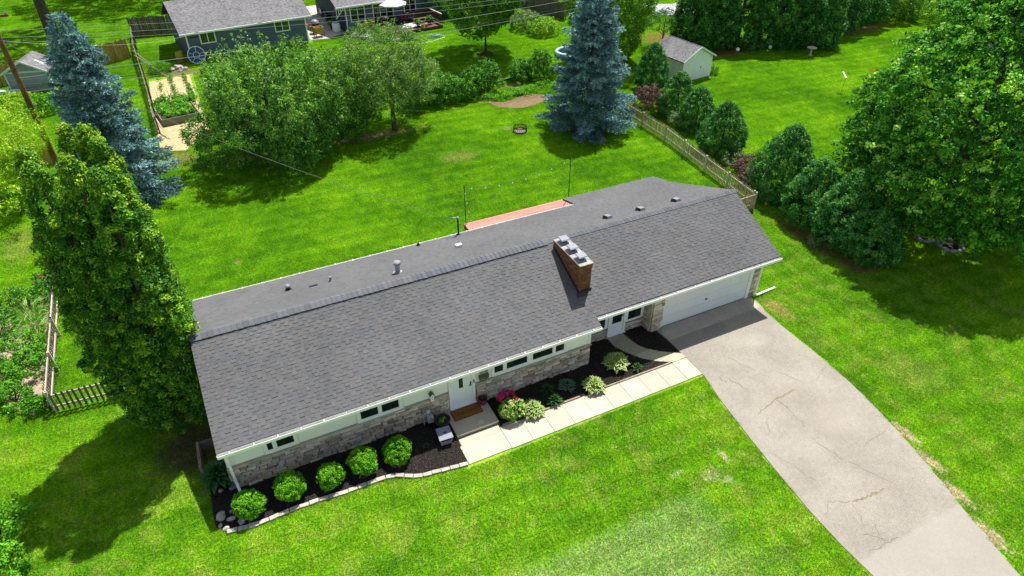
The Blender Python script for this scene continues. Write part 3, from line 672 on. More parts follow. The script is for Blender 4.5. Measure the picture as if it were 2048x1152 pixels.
# eaves: soffits, fascia, gutters with hangers
MB().box(XL + .02, 14.5, -.47, .03, 2.30, 2.33).build('soffit', M['white'], house)
MB().box(14.5, XR - .02, -.11, 1.13, 2.44, 2.47).build('soffit', M['white'], house)
MB().box(XL, XM, -.485, -.465, 2.24, ZF(-.48) - .02).build('fascia', M['white'], house)
MB().box(XM, XR, -.125, -.105, 2.42, ZF(-.12) - .02).build('fascia', M['white'], house)
MB().box(XL, XR, 8.47, 8.49, 2.2, 2.38).build('fascia', M['white'], house)
def gutter(x0, x1, ya, yb, z, nh):
    """ya = outer lip, yb = fascia side."""
    g = MB(); s = 1 if yb > ya else -1
    g.box(x0, x1, min(ya, yb), max(ya, yb), z - .11, z - .095)
    g.box(x0, x1, min(ya, ya + s * .016), max(ya, ya + s * .016), z - .094, z + .012)
    g.box(x0, x1, min(yb - s * .007, yb), max(yb - s * .007, yb), z - .094, z - .005)
    for e in (x0, x1): g.box(e - .004, e + .004, min(ya, yb) + .001, max(ya, yb) - .001, z - .093, z + .008)
    o = g.build('gutter', M['gutter'], house)
    MB().box(x0 + .02, x1 - .02, min(ya, yb) + .02, max(ya, yb) - .012, z - .09, z - .055).build('gutter_debris', M['trough'], o)
    for k in range(nh):
        x = x0 + (x1 - x0) * (k + .5) / nh
        MB().box(x - .012, x + .012, min(ya, yb) - .004, max(ya, yb) + .03, z + .013, z + .028).build('hanger', M['white'], o)
    return o
gutter(XL, XM, -.605, -.488, 2.405, 19)
gutter(XM + .01, XR, -.215, -.128, 2.565, 11)
gutter(XL, 18.62, 8.61, 8.502, 2.375, 23)
def downspout(pts, w=.085, d=.065):
    mb = MB()
    for a, b in zip(pts[:-1], pts[1:]): mb.beam(a, b, w, d)
    return mb.build('downspout', M['gutter'], house)
downspout([(.14, -.545, 2.29), (.10, -.115, 2.0), (.10, -.115, .42), (.16, -.50, .06)])
downspout([(24.2, -.17, 2.46), (24.17, .47, 2.2), (24.17, .47, .22), (24.28, .42, .10), (25.55, .52, .075)])

# lower walls: individually laid ledge stones
def stone_data(v):
    r_ = np.random.default_rng(v); j = lambda a=.06: float(r_.uniform(-a, a))
    p = [(0 + j(.02), 0, 0 + j()), (1 + j(.02), 0, 0 + j()), (1 + j(.02), 0, 1 + j()), (0 + j(.02), 0, 1 + j())]
    f = [(x + (.04 if x < .5 else -.04), -1 + j(.35), z + (.07 if z < .5 else -.07)) for x, y, z in p]
    return MB().mesh(p + f, [(4, 5, 6, 7), (0, 1, 5, 4), (1, 2, 6, 5), (2, 3, 7, 6), (3, 0, 4, 7)]).data('stone', M['stone'])
STV = [stone_data(i) for i in range(8)]
n_stone = [0]; stone_stuff = MB()
def stones(x0, x1, z0, z1, y, ax='x', force_stuff=False):
    """Coursed ledge stone on a wall facing -y (ax x) or -x (ax y)."""
    z = z0
    while z < z1 - .02:
        hh = min(random.choice((.085, .11, .14, .17)), z1 - z)
        if z1 - z - hh < .05: hh = z1 - z
        x = x0
        while x < x1 - .01:
            w = min(random.choice((.18, .26, .34, .42, .52)), x1 - x)
            if x1 - x - w < .1: w = x1 - x
            sub = [(z, hh)] if random.random() > .18 or hh < .13 else [(z, hh * .5), (z + hh * .5, hh * .5)]
            for zz, h2 in sub:
                dpt = random.uniform(.03, .095)
                if n_stone[0] < 300 and not force_stuff:
                    link('stone', random.choice(STV), house, (x + .006, y, zz + .005), (0, 0, 0), (w - .012, dpt, h2 - .010)); n_stone[0] += 1
                else:
                    r = random.random(); o = random.uniform(.01, .03)
                    if ax == 'x': stone_stuff.box(x + .006, x + w - .006, y - dpt, y, zz + .005, zz + h2 - .005, 0, r)
                    else: stone_stuff.box(y - dpt, y, x + .006, x + w - .006, zz + .005, zz + h2 - .005, 0, r)
            x += w
        z += hh
MB().box(0.0, 8.06, .005, .03, 0, 1.14).build('mortar_backing', M['mortar'], house)
MB().box(9.2, 14.45, .005, .03, 0, 1.14).build('mortar_backing', M['mortar'], house)
stones(9.22, 14.45, 0, 1.12, .005); stones(0, 8.06, 0, 1.12, .005)
stones(14.47, 16.06, 0, .50, 1.12); stones(17.0, 18.05, 0, .50, 1.12)
MB().box(18.045, 18.62, .56, .62, 0, 2.46).build('mortar_backing', M['mortar'], house)
stones(18.05, 18.62, 0, 2.46, .56); stones(.56, 1.12, 0, 2.46, 18.05, 'y', True)
stones(23.80, 24.2, 0, 2.46, .615); stones(.03, 1.2, 0, 1.1, .015, 'y', True)
if stone_stuff.f: stone_stuff.build('stones', M['stone'], house, kind='stuff')
for a, b in ((0, 8.06), (9.2, 14.47)): MB().box(a - .03, b, -.085, .02, 1.122, 1.165).build('stone_sill', M['edging'], house)
for a, b, y in ((14.47, 16.06, 1.12), (17.0, 18.03, 1.12)): MB().box(a, b, y - .085, y, .502, .545).build('stone_sill', M['edging'], house)

# clapboards between the windows
def boards(x0, x1, z0, z1, y, n):
    h = (z1 - z0) / n
    for k in range(n):
        a, b = z0 + k * h, z0 + (k + 1) * h + .006
        MB().mesh([(x0, y, a), (x1, y, a), (x1, y - .028, a), (x0, y - .028, a), (x0, y, b), (x1, y, b), (x1, y - .009, b), (x0, y - .009, b)],
                  [(0, 1, 2, 3), (4, 7, 6, 5), (3, 2, 6, 7), (0, 3, 7, 4), (1, 5, 6, 2)]).build('siding_board', M['siding'], house)
for a, b in ((.10, 1.24), (2.44, 4.50), (6.29, 8.05), (9.2, 9.89), (13.33, 14.34)): boards(a, b, 1.17, 2.30, .028, 8)
for a, b in ((0, .095), (14.345, 14.45)): MB().box(a, b, -.02, .028, 1.166, 2.30).build('corner_trim', M['white'], house)

def window(x0, x1, z0, z1, y, panes, fw=.07, fz=.075):
    """panes = list of (xa, xb) glass openings, y = wall face."""
    f = MB(); f.box(x0, x1, y - .055, y, z0 - .05, z0 + fz - .02); f.box(x0, x1, y - .045, y, z1 - fz, z1)
    xs = [x0] + [q for p in panes for q in p] + [x1]
    for a, b in zip(xs[::2], xs[1::2]): f.box(a, b, y - .045, y, z0 + fz - .019, z1 - fz - .001)
    w = f.build('window', M['white'], house)
    MB().box(x0 - .02, x1 + .02, y - .085, y - .056, z0 - .045, z0 - .015).build('sill', M['white'], w)
    for a, b in panes:
        s = MB(); z2, z3 = z0 + fz - .018, z1 - fz - .002; k = .028
        s.box(a + .002, b - .002, y - .035, y - .012, z2, z2 + k); s.box(a + .002, b - .002, y - .035, y - .012, z3 - k, z3)
        s.box(a + .002, a + k, y - .035, y - .012, z2 + k, z3 - k); s.box(b - k, b - .002, y - .035, y - .012, z2 + k, z3 - k)
        s.build('sash', M['white'], w)
        MB().box(a + k, b - k, y - .022, y - .014, z2 + k, z3 - k).build('pane', M['glass'], w)
    return w
window(1.26, 2.42, 1.24, 2.22, .028, [(1.36, 1.59), (1.68, 2.31)])
window(4.52, 6.27, 1.19, 2.22, .028, [(4.65, 5.35), (5.44, 6.14)])
window(9.91, 13.31, 1.24, 2.22, .028, [(10.0, 10.43), (10.54, 11.50), (11.70, 12.66), (12.75, 13.20)])
window(14.6, 16.04, .56, 2.2, 1.12, [(14.7, 15.94)]); window(17.02, 17.96, .56, 2.2, 1.12, [(17.10, 17.86)])
# doors
def door(x0, x1, z0, z1, y, glass, storm):
    f = MB(); w = .10
    f.box(x0, x0 + w, y - .08, y, z0, z1); f.box(x1 - w, x1, y - .08, y, z0, z1); f.box(x0 + w, x1 - w, y - .08, y, z1 - w, z1)
    d = f.build('door_frame', M['white'], house)
    MB().box(x0 - .01, x1 + .01, y - .14, y - .02, z0 - .0, z0 + .05).build('threshold', M['white'], d)
    s = MB().box(x0 + w + .003, x1 - w - .003, y - .035, y - .005, z0 + .052, z1 - w - .003)
    o = s.build('door', M['door'], house)
    a, b, c, e = glass
    MB().box(a, b, y - .042, y - .036, c, e).build('door_glass', M['glass'], o)
    g = MB(); k = .025
    g.box(a - k, a, y - .05, y - .036, c - k, e + k); g.box(b, b + k, y - .05, y - .036, c - k, e + k); g.box(a, b, y - .05, y - .036, c - k, c); g.box(a, b, y - .05, y - .036, e, e + k)
    g.build('glass_bead', M['door'], o)
    h = MB(); h.box(x1 - w - .09, x1 - w - .05, y - .06, y - .036, z0 + .95, z0 + 1.15); h.tube([(x1 - w - .07, y - .10, z0 + 1.0), (x1 - w - .17, y - .10, z0 + 1.0)], .014, 6); h.tube([(x1 - w - .07, y - .036, z0 + 1.0), (x1 - w - .07, y - .11, z0 + 1.0)], .012, 6)
    h.build('handle', M['black'], o); return d
door(8.08, 9.17, .19, 2.29, .028, (8.51, 8.68, 1.16, 1.95), True)
MB().box(9.10, 9.13, -.10, -.053, 1.28, 1.42).build('doorbell', M['black'], house)
door(16.07, 16.99, .06, 2.3, 1.12, (16.28, 16.78, .70, 2.0), False)
MB().box(15.95, 17.05, .98, 1.10, -.02, .055).build('door_step', M['step'], house)
# garage door in four sections of eight raised panels
gd = MB().box(18.70, 23.60, .60, .62, .04, 2.28).build('garage_door', M['garage_door'], house)
for k in range(4):
    z0 = .045 + k * .55
    MB().box(18.70, 23.60, .572, .598, z0, z0 + .538).build('door_section', M['garage_door'], gd)
    for i in range(8):
        a = 18.70 + 4.9 * i / 8 + .06; MB().box(a, a + .49, .566, .5715, z0 + .09, z0 + .45).build('door_panel', M['garage_door'], gd)
mb = MB(); mb.tube([(21.1, .57, .86), (21.1, .52, .86)], .035, 8); mb.box(21.03, 21.17, .50, .525, .85, .87); mb.build('handle', M['black'], gd)
MB().box(18.622, 18.698, .545, .60, 0.03, 2.44).build('door_trim', M['white'], house)
MB().box(23.602, 23.79, .53, .61, 0.03, 2.44).build('door_trim', M['white'], house)
MB().box(18.70, 23.60, .55, .61, 2.29, 2.44).build('door_trim', M['white'], house)

# chimney
ch = MB().box(14.35, 14.90, 1.04, 3.18, 2.9, 4.46).build('chimney', M['brickmortar'], house)
BR = MB().box(0, 1, 0, 1, 0, 1).data('brick', M['brick'])
bricks = []; cw = .0755
for k in range(24):
    z = 4.46 - cw * (k + 1); out = .035 if k < 2 else (.018 if k < 3 else 0); off = .105 * (k % 2)
    y = 1.02 - .105 + off
    while y < 3.18:
        y0, y1 = max(y, 1.02), min(y + .2, 3.18)
        if y1 - y0 > .04 and z + cw > ZF(y0) - .02: bricks.append((14.335 - out, 14.36, y0, y1 - .011, z, z + cw - .011, 1))
        y += .21
    x = 14.36 - off
    while x < 14.90:
        x0, x1 = max(x, 14.362), min(x + .2, 14.90)
        if x1 - x0 > .03 and z + cw > ZF(1.02) - .02: bricks.append((x0, x1 - .011, 1.02 - out, 1.045, z, z + cw - .011, 0))
        x += .21
    y = 1.05 - off
    while y < 3.18:
        y0, y1 = max(y, 1.05), min(y + .2, 3.18)
        if y1 - y0 > .04 and z + cw > ZF(y0): bricks.append((14.89, 14.915 + out, y0, y1 - .011, z, z + cw - .011, 2))
        y += .21
bricks.sort(key=lambda b: b[6] == 2); rest = MB()
for i, b in enumerate(bricks):
    p = random.uniform(0, .004)
    if i < 300: link('brick', BR, ch, (b[0] - p, b[2], b[4]), (0, 0, 0), (b[1] - b[0] + p, b[3] - b[2], b[5] - b[4]))
    else: rest.box(*b[:6], 0, random.random())
if rest.f: rest.build('bricks', M['brick'], ch, kind='stuff')
MB().box(14.30, 14.935, .985, 3.20, 4.462, 4.50).build('chimney_crown', M['crown'], ch)
for y in (1.36, 2.06, 2.76):
    mb = MB(); mb.mesh([(14.325, y - .23, 4.503), (14.86, y - .23, 4.503), (14.86, y + .31, 4.503), (14.325, y + .31, 4.503), (14.48, y - .05, 4.56), (14.72, y - .05, 4.56), (14.72, y + .17, 4.56), (14.48, y + .17, 4.56)],
                       [(0, 1, 5, 4), (1, 2, 6, 5), (2, 3, 7, 6), (3, 0, 4, 7), (4, 5, 6, 7)]); mb.build('flue_collar', M['metal'], ch)
    MB().box(14.50, 14.70, y - .03, y + .15, 4.56, 4.70).build('flue', M['black'], ch)
    mb = MB(); mb.mesh([(14.39, y - .15, 4.70), (14.81, y - .15, 4.70), (14.81, y + .27, 4.70), (14.39, y + .27, 4.70), (14.42, y - .11, 4.735), (14.78, y - .11, 4.735), (14.78, y + .23, 4.735), (14.42, y + .23, 4.735)],
                       [(0, 1, 5, 4), (1, 2, 6, 5), (2, 3, 7, 6), (3, 0, 4, 7), (4, 5, 6, 7), (3, 2, 1, 0)]); mb.build('flue_cap', M['metal'], ch)
mb = MB()
for k in range(11):
    y0 = 1.0 + k * .2; mb.mesh([(14.31, y0, ZF(y0) + .005), (14.31, y0 + .2, ZF(y0 + .2) + .005), (14.33, y0 + .2, ZF(y0 + .2) + .11), (14.33, y0, ZF(y0 + .2) + .11)], [(0, 1, 2, 3)])
mb.box(14.30, 14.95, .985, 1.018, ZF(1.0) - .05, ZF(1.0) + .13)
mb.mesh([(14.2, .82, ZF(.82) + .03), (14.95, .80, ZF(.80) + .03), (14.95, .99, ZF(.99) + .03), (14.2, .99, ZF(.99) + .03)], [(0, 1, 2, 3)])
mb.build('flashing', M['black'], ch)

# roof vents and pipes on the back slope
def rp(x, y, name, m, fn): mb = MB(); fn(mb, x, y, ZB(y)); return mb.build(name, m, house)
for x, y in ((17.85, 4.47), (19.58, 4.34), (21.57, 4.26)):
    v = rp(x, y, 'roof_vent', M['metal'], lambda mb, x, y, z: mb.mesh([(x - .12, y - .2, z + .05), (x + .22, y - .2, z + .05), (x + .22, y + .2, z - .08), (x - .12, y + .2, z - .08), (x - .06, y - .14, z + .19), (x + .16, y - .14, z + .19), (x + .18, y + .16, z + .12), (x - .08, y + .16, z + .12)], [(4, 5, 6, 7), (0, 1, 5, 4), (1, 2, 6, 5), (2, 3, 7, 6)]))
    MB().mesh([(x - .125, y - .2, ZB(y) + .04), (x - .125, y + .2, ZB(y) - .08), (x - .09, y + .16, ZB(y) + .115), (x - .07, y - .14, ZB(y) + .185)], [(0, 1, 2, 3)]).build('vent_opening', M['black'], v)
v = rp(11.14, 6.17, 'roof_vent', M['white'], lambda mb, x, y, z: mb.mesh([(x - .15, y - .13, z + .03), (x + .15, y - .13, z + .03), (x + .15, y + .13, z - .05), (x - .15, y + .13, z - .05), (x - .13, y - .12, z + .17), (x + .15, y - .12, z + .17), (x + .15, y + .11, z + .12), (x - .13, y + .11, z + .12)], [(4, 5, 6, 7), (0, 1, 5, 4), (1, 2, 6, 5), (2, 3, 7, 6), (3, 0, 4, 7)]))
rp(3.66, 6.37, 'vent_pipe', M['black'], lambda mb, x, y, z: (mb.tube([(x, y, z - .05), (x, y, z + .16)], .085, 10), mb.lathe([(.16, -.02), (.10, .08), (.09, .09)], 12, (x, y, z))))
rp(3.66, 6.37, 'pipe_cap', M['metal'], lambda mb, x, y, z: (mb.lathe([(.10, .17), (.11, .22), (.07, .26), (0, .27)], 12, (x, y, z))))
rp(5.36, 6.05, 'vent_pipe', M['metal'], lambda mb, x, y, z: (mb.tube([(x, y, z - .05), (x, y, z + .22)], .05, 10), mb.lathe([(.12, -.02), (.07, .06), (.055, .07)], 12, (x, y, z))))
rp(4.62, 5.95, 'roof_slot_vent', M['black'], lambda mb, x, y, z: mb.box(x - .17, x + .17, y - .04, y + .04, z - .02, z + .06))
v = rp(7.89, 4.71, 'flue_pipe', M['gasgrey'], lambda mb, x, y, z: (mb.tube([(x, y, z - .05), (x, y, z + .42)], .105, 14), mb.lathe([(.24, -.04), (.13, .05), (.11, .06)], 14, (x, y, z))))
MB().lathe([(.11, .42), (.155, .44), (.155, .52), (.10, .56), (0, .57)], 14, (7.89, 4.71, ZB(4.71))).build('flue_pipe_cap', M['metal'], v)
rp(9.89, 8.2, 'vent_pipe', M['black'], lambda mb, x, y, z: (mb.tube([(x, y, z - .05), (x, y, z + .16)], .06, 10), mb.lathe([(.12, -.02), (.07, .06)], 12, (x, y, z))))
mx, my = 11.98, 8.3
v = rp(mx, my, 'service_mast', M['black'], lambda mb, x, y, z: mb.tube([(x, y, z - .1), (x, y, z + .95)], .042, 8))
mb = MB()
for k in range(3): mb.lathe([(.02, 0), (.06, .02), (.06, .05), (.02, .07)], 8, (mx, my + .02, 2.75 + k * .22))
mb.build('insulator', M['black'], v)
mb = MB(); mb.lathe([(.055, 0), (.09, .03), (.05, .10), (0, .11)], 10, (mx, my, 3.40)); mb.tube([(mx, my, 3.44), (mx - .25, my + .05, 3.5), (mx - .38, my + .1, 3.42), (mx - .42, my + .1, 3.2)], .015, 5); mb.build('weatherhead', M['metal'], v)
rp(mx, my, 'mast_flashing', M['black'], lambda mb, x, y, z: mb.lathe([(.16, -.05), (.07, .07), (.05, .08)], 10, (x, y, z)))

# ================================================================== THINGS BY THE FRONT WALL
step = MB(); step.box(7.84, 9.53, -1.37, .0, 0, .15); step.box(7.82, 9.55, -1.395, .0, .152, .187)
st = thing('front_step', 'low tan concrete step in front of the white front door', 'step', (8.68, -.7, 0))
def put(root, mb, name, m, smooth=False, kind=None):
    """Build mb (world coordinates) as a part of root (placed without rotation)."""
    o = mb.build(name, m, root, smooth, kind=kind); o.location = tuple(-c for c in root.location); return o
put(st, MB().box(7.85, 9.52, -1.36, .0, 0, .15), 'riser', M['step']); put(st, MB().box(7.82, 9.55, -1.395, .0, .15, .187), 'tread', M['step'])
put(st, MB().prism([(8.78, -1.22), (9.0, -1.25), (9.03, -1.06), (8.82, -1.03)], .187, .192), 'pale_patch', M['walk'])

dm = thing('doormat', 'brown coir doormat with faded WELCOME lettering on the concrete step', 'doormat', (8.62, -.42, .187))
put(dm, MB().box(8.02, 9.22, -.69, -.15, .188, .205), 'mat', M['coir'])
fr = MB(); fr.box(8.02, 9.22, -.69, -.665, .2055, .2075); fr.box(8.02, 9.22, -.175, -.15, .2055, .2075); fr.box(8.02, 8.045, -.665, -.175, .2055, .2075); fr.box(9.195, 9.22, -.665, -.175, .2055, .2075)
put(dm, fr, 'border', M['coirtext'])
def text_mesh(txt, size, m, ext=.001):
    cu = bpy.data.curves.new('lettering', 'FONT'); cu.body = txt; cu.size = size; cu.extrude = ext; cu.align_x = 'CENTER'; cu.align_y = 'CENTER'
    o = bpy.data.objects.new('tmp', cu); COL.objects.link(o); bpy.context.view_layer.update()
    me = bpy.data.meshes.new_from_object(o.evaluated_get(bpy.context.evaluated_depsgraph_get())); bpy.data.objects.remove(o)
    me.materials.clear(); me.materials.append(m); return me
link('lettering', text_mesh('WELCOME', .19, M['coirtext']), dm, (0, 0, .0195))

rp_ = thing('flower_pot', 'glossy dark red round pot of soil beside the front door', 'pot', (9.36, -.28, .187))
mb = MB(); mb.lathe([(.10, 0), (.125, .02), (.175, .14), (.19, .24), (.20, .27), (.20, .295), (.175, .295), (.165, .24)], 20); mb.build('pot_body', M['redpot'], rp_, True)
MB().disc(.168, .245, 16).build('soil', M['soil'], rp_)
V, F, r = clumps(np.array([[0, 0, .24]]), np.array([[0, 0, 1.]]), .09, 26, .07, .03, .2); link('sprouts', npmesh('sprouts', V, F, L['darkhosta'], r), rp_)
bp = thing('flower_pot', 'large black pot with a small green plant, next to the gas meter', 'pot', (7.56, -.55, .018)); bp.scale = (1.15, 1.15, 1.1)
mb = MB(); mb.lathe([(.17, 0), (.20, .03), (.25, .30), (.275, .34), (.275, .37), (.245, .37), (.235, .30)], 20); mb.build('pot_body', M['black'], bp, True)
MB().disc(.238, .31, 16).build('soil', M['soil'], bp)
V, F, r = clumps(np.array([[-.06, -.04, .33], [.08, .06, .3]]), np.array([[0, 0, 1.], [0, 0, 1.]]), np.array([.10, .06]), 30, .09, .06, .5); link('leaves', npmesh('leaves', V, F, L['shrub'], r), bp)

ub = thing('storage_box', 'grey plastic box with a sloping lid standing on black mulch by the step', 'box', (7.38, -1.22, .018), R(-4)); ub.scale = (.84, .84, .84)
mb = MB(); mb.mesh([(-.24, -.26, 0), (.24, -.26, 0), (.24, .26, 0), (-.24, .26, 0), (-.29, -.31, .42), (.29, -.31, .42), (.29, .31, .48), (-.29, .31, .48)], [(0, 3, 2, 1), (0, 1, 5, 4), (1, 2, 6, 5), (2, 3, 7, 6), (3, 0, 4, 7), (4, 5, 6, 7)]); mb.build('box_body', M['bluegrey'], ub)
mb = MB(); mb.mesh([(-.32, -.35, .43), (.32, -.35, .43), (.32, .33, .50), (-.32, .33, .50), (-.32, -.35, .46), (.32, -.35, .46), (.30, .31, .545), (-.30, .31, .545)], [(4, 5, 6, 7), (0, 3, 2, 1), (0, 1, 5, 4), (1, 2, 6, 5), (2, 3, 7, 6), (3, 0, 4, 7)]); mb.build('lid', M['lid'], ub)
MB().box(-.20, .22, -.318, -.300, .30, .37).build('hose_slot', M['black'], ub)
mb = MB(); mb.blob((.03, .0, .515), .10, .035, .02, 8, 5, .3); mb.build('dead_leaf', M['rust'], ub)
mb = MB(); mb.beam((-.24, -.337, .395), (-.24, -.337, .42), .03, .01); mb.beam((.25, -.337, .395), (.25, -.337, .42), .03, .01); mb.build('latch', M['black'], ub)

gm = thing('gas_meter', 'grey gas meter with bent pipes against the stone wall', 'gas meter', (7.18, -.24, 0))
mb = MB(); mb.tube([(0, -.12, .42), (0, .10, .42)], .13, 14); mb.box(-.12, .12, -.10, .08, .2, .42); mb.build('meter_body', M['gasgrey'], gm)
mb = MB(); mb.tube([(0, -.125, .42), (0, -.15, .42)], .085, 14); mb.build('dial', M['metal'], gm)
for sx_ in (-1, 1):
    MB().tube([(.09 * sx_, 0, .50), (.10 * sx_, 0, .66), (.20 * sx_, .02, .70), (.24 * sx_, .05, .60), (.24 * sx_, .06, .02)], .022, 7).build('pipe', M['gasgrey' if sx_ < 0 else 'copper'], gm)
mb = MB(); mb.lathe([(.02, .62), (.09, .66), (.10, .74), (.05, .80), (0, .81)], 12, (-.05, .04, 0)); mb.build('regulator', M['gasgrey'], gm)

bh = thing('birdhouse', 'small white birdhouse with a dark pitched roof hung on the siding', 'birdhouse', (7.37, -.10, 1.12))
mb = MB(); mb.mesh([(-.06, -.06, 0), (.06, -.06, 0), (.06, .12, 0), (-.06, .12, 0), (-.06, -.06, .32), (.06, -.06, .32), (.06, .12, .32), (-.06, .12, .32), (0, -.06, .40), (0, .12, .40)], [(0, 1, 5, 8, 4), (3, 2, 6, 9, 7)[::-1], (0, 3, 7, 4), (1, 2, 6, 5), (0, 1, 2, 3)]); mb.build('box_body', M['white'], bh)
mb = MB(); mb.beam((-.05, .03, .355), (-.05 + .001, .031, .355), .01, .01)
rf = MB()
for s_ in (-1, 1): rf.mesh([(0, -.10, .425), (0, .13, .425), (s_ * .10, .13, .30), (s_ * .10, -.10, .30), (0, -.10, .405), (0, .13, .405), (s_ * .09, .13, .29), (s_ * .09, -.10, .29)], [(0, 1, 2, 3), (7, 6, 5, 4), (0, 3, 7, 4), (3, 2, 6, 7)])
rf.build('roof', M['mailbox'], bh)
for z in (.10, .24): MB().tube([(0, -.058, z), (0, -.064, z)], .02, 8).build('entry_hole', M['black'], bh)

hn = thing('house_number', 'cream plaque with dark house number digits above the letterbox', 'sign', (9.53, -.01, 1.60))
MB().box(-.25, .25, -.012, .0, -.075, .075).build('plaque', M['plaque'], hn)
link('digits', text_mesh('188308', .135, M['digits'], .004), hn, (0, -.017, 0), (R(90), 0, 0))
lb_ = thing('letterbox', 'dark bronze wall letterbox with a curved lower rim under the number plaque', 'mailbox', (9.54, -.01, 1.30))
mb = MB(); mb.mesh([(-.20, 0, 0), (.20, 0, 0), (.20, -.11, .02), (-.20, -.11, .02), (-.20, 0, .22), (.20, 0, .22), (.20, -.10, .17), (-.20, -.10, .17)], [(0, 1, 2, 3), (3, 2, 6, 7), (0, 3, 7, 4), (1, 5, 6, 2), (4, 5, 1, 0)]); mb.build('box_body', M['mailbox'], lb_)
MB().mesh([(-.21, .0, .235), (.21, .0, .235), (.21, -.125, .17), (-.21, -.125, .17), (-.21, .0, .222), (.21, .0, .222), (.21, -.125, .158), (-.21, -.125, .158)], [(0, 3, 2, 1), (4, 5, 6, 7), (3, 7, 6, 2), (0, 4, 7, 3), (1, 2, 6, 5)]).build('lid', M['mailbox'], lb_)
mb = MB(); mb.tube([(-.18, -.07, -.005), (-.10, -.09, -.075), (.05, -.09, -.03), (.18, -.07, -.005)], .014, 6); mb.build('newspaper_hook', M['black'], lb_)

# ------------------------------------------------------------------ front planting
GL = ['clipped round green shrub beside the downspout and the pale rocks', 'clipped round green shrub, second along the bed from the downspout', 'clipped round green shrub, middle one of the five in the mulch',
      'clipped round green shrub, next but one to the grey plastic box', 'clipped round green shrub standing nearest the grey plastic box']
for i, (x, y, r_, h) in enumerate(((.33, -1.22, .47, .84), (1.73, -1.12, .48, .86), (3.09, -1.26, .43, .76), (4.29, -1.18, .47, .88), (5.58, -1.22, .49, .78))):
    g = thing('round_shrub', GL[i], 'shrub', (x, y, .018), random.uniform(0, 6), 'round shrubs in the front bed')
    D = sphere_dirs(330, -.55); k = lobes(D, 16, .30, 9, i); P = D * np.array([r_ * random.uniform(.9, 1.1), r_ * random.uniform(.9, 1.1), h * .5]) * k[:, None] * rng.uniform(.84, .97, (330, 1)) + [0, 0, h * .50]
    crown_obj('foliage', clumps(P, D, .10, 34, .060, .030, rng.uniform(.25, .75, 330), up=.35), L['globe'], g)
    dd = sphere_dirs(14, .0); crown_obj('shoots', clumps((dd * [r_ * 1.08, r_ * 1.08, h * .56] + [0, 0, h * .5]), dd, .05, 10, .06, .03, rng.uniform(.3, 1, 14), up=.6), L['globe'], g)['kind'] = 'stuff'
    mb = MB(); [mb.tube([(0, 0, 0), (.18 * math.cos(a), .18 * math.sin(a), .3), (.32 * math.cos(a), .32 * math.sin(a), .6)], [.03, .02, .01], 5) for a in (0, 2.1, 4.2)]; mb.build('stem', M['bark'], g)

def hosta_leaf(name, mids, ln, wd, m1, m2, rim=.26):
    """An arching leaf with a paler margin, growing along +x from the origin."""
    mb = MB(); N = 6; sec = []
    for i in range(N + 1):
        t = i / N; w = wd * (math.sin(math.pi * min(1, (t + .02)) ** .75)) if i < N else 0; x = ln * t; z = ln * (.55 * t - .80 * t * t)
        sec.append([(x, -w / 2, z - .06 * w), (x, -w / 2 * (1 - rim), z), (x, 0, z - .08 * w), (x, w / 2 * (1 - rim), z), (x, w / 2, z - .06 * w)])
    vs = [p for s_ in sec for p in s_]
    mb.mesh(vs, [(i * 5 + k, (i + 1) * 5 + k, (i + 1) * 5 + k + 1, i * 5 + k + 1) for i in range(N) for k in (1, 2)], 0)
    mb.mesh(vs, [(i * 5 + k, (i + 1) * 5 + k, (i + 1) * 5 + k + 1, i * 5 + k + 1) for i in range(N) for k in (0, 3)], 1)
    return mb.data(name, [m1, m2], recalc=False)
HL = hosta_leaf('leaf', 0, .38, .24, L['hosta'], L['hostarim'], .34); HB = hosta_leaf('leaf', 0, .28, .17, L['hostablue'], L['hostablrim'], .16)
HD = hosta_leaf('leaf', 0, .46, .20, L['darkhosta'], L['darkhosta'], .2); HG = hosta_leaf('leaf', 0, .22, .10, L['shrub'], L['shrub'], .2)
def rosette(label, x, y, me, n, sc, lift=.10, tilt0=82, tilt1=14, name='hosta', cat='plant', z=.018):
    h = thing(name, label, cat, (x, y, z), 0, 'leafy plants in the front bed')
    for i in range(n):
        t = (i + .5) / n; a = i * 2.39996 + random.uniform(-.2, .2); el = R(tilt0 + (tilt1 - tilt0) * t ** .7 + random.uniform(-7, 7)); s_ = sc * (.62 + .42 * t) * random.uniform(.88, 1.12)
        link('leaf', me, h, (.17 * math.cos(a) * t * sc, .17 * math.sin(a) * t * sc, lift * (1.75 - 1.2 * t) * sc), (random.uniform(-.35, .35), -el, a), (s_, s_, s_))
    return h
rosette('big cream edged hosta right beside the red and pink flowers', 11.0, -1.42, HL, 110, .98, .20)
rosette('big cream edged hosta leaning over the walk in the middle of the bed', 13.85, -1.38, HL, 110, 1.0, .20)
rosette('big cream edged hosta behind the curved path, widest of the three', 15.42, -.68, HL, 120, 1.14, .22)
rosette('small blue green hosta alone in the mulch below the long window', 12.88, -.86, HB, 54, 1.0, .15)
rosette('little dark green plant in mulch closest to the stone wall', 12.05, -.72, HG, 34, .95, .18, name='leafy_plant')
rosette('little bright green plant between two hostas near the walk', 12.02, -1.38, HG, 40, 1.0, .2, name='leafy_plant')
rosette('little green seedling plant beside the curved path', 16.1, -1.25, HG, 30, .8, .18, name='leafy_plant')
rosette('dark green hosta in shade at the house corner by the downspout', -.42, .55, HD, 70, 1.25, .3, z=.0)
rosette('tiny green sprout in the mulch between the box and the round shrubs', 6.62, -1.2, HG, 14, .55, .1, name='leafy_plant')

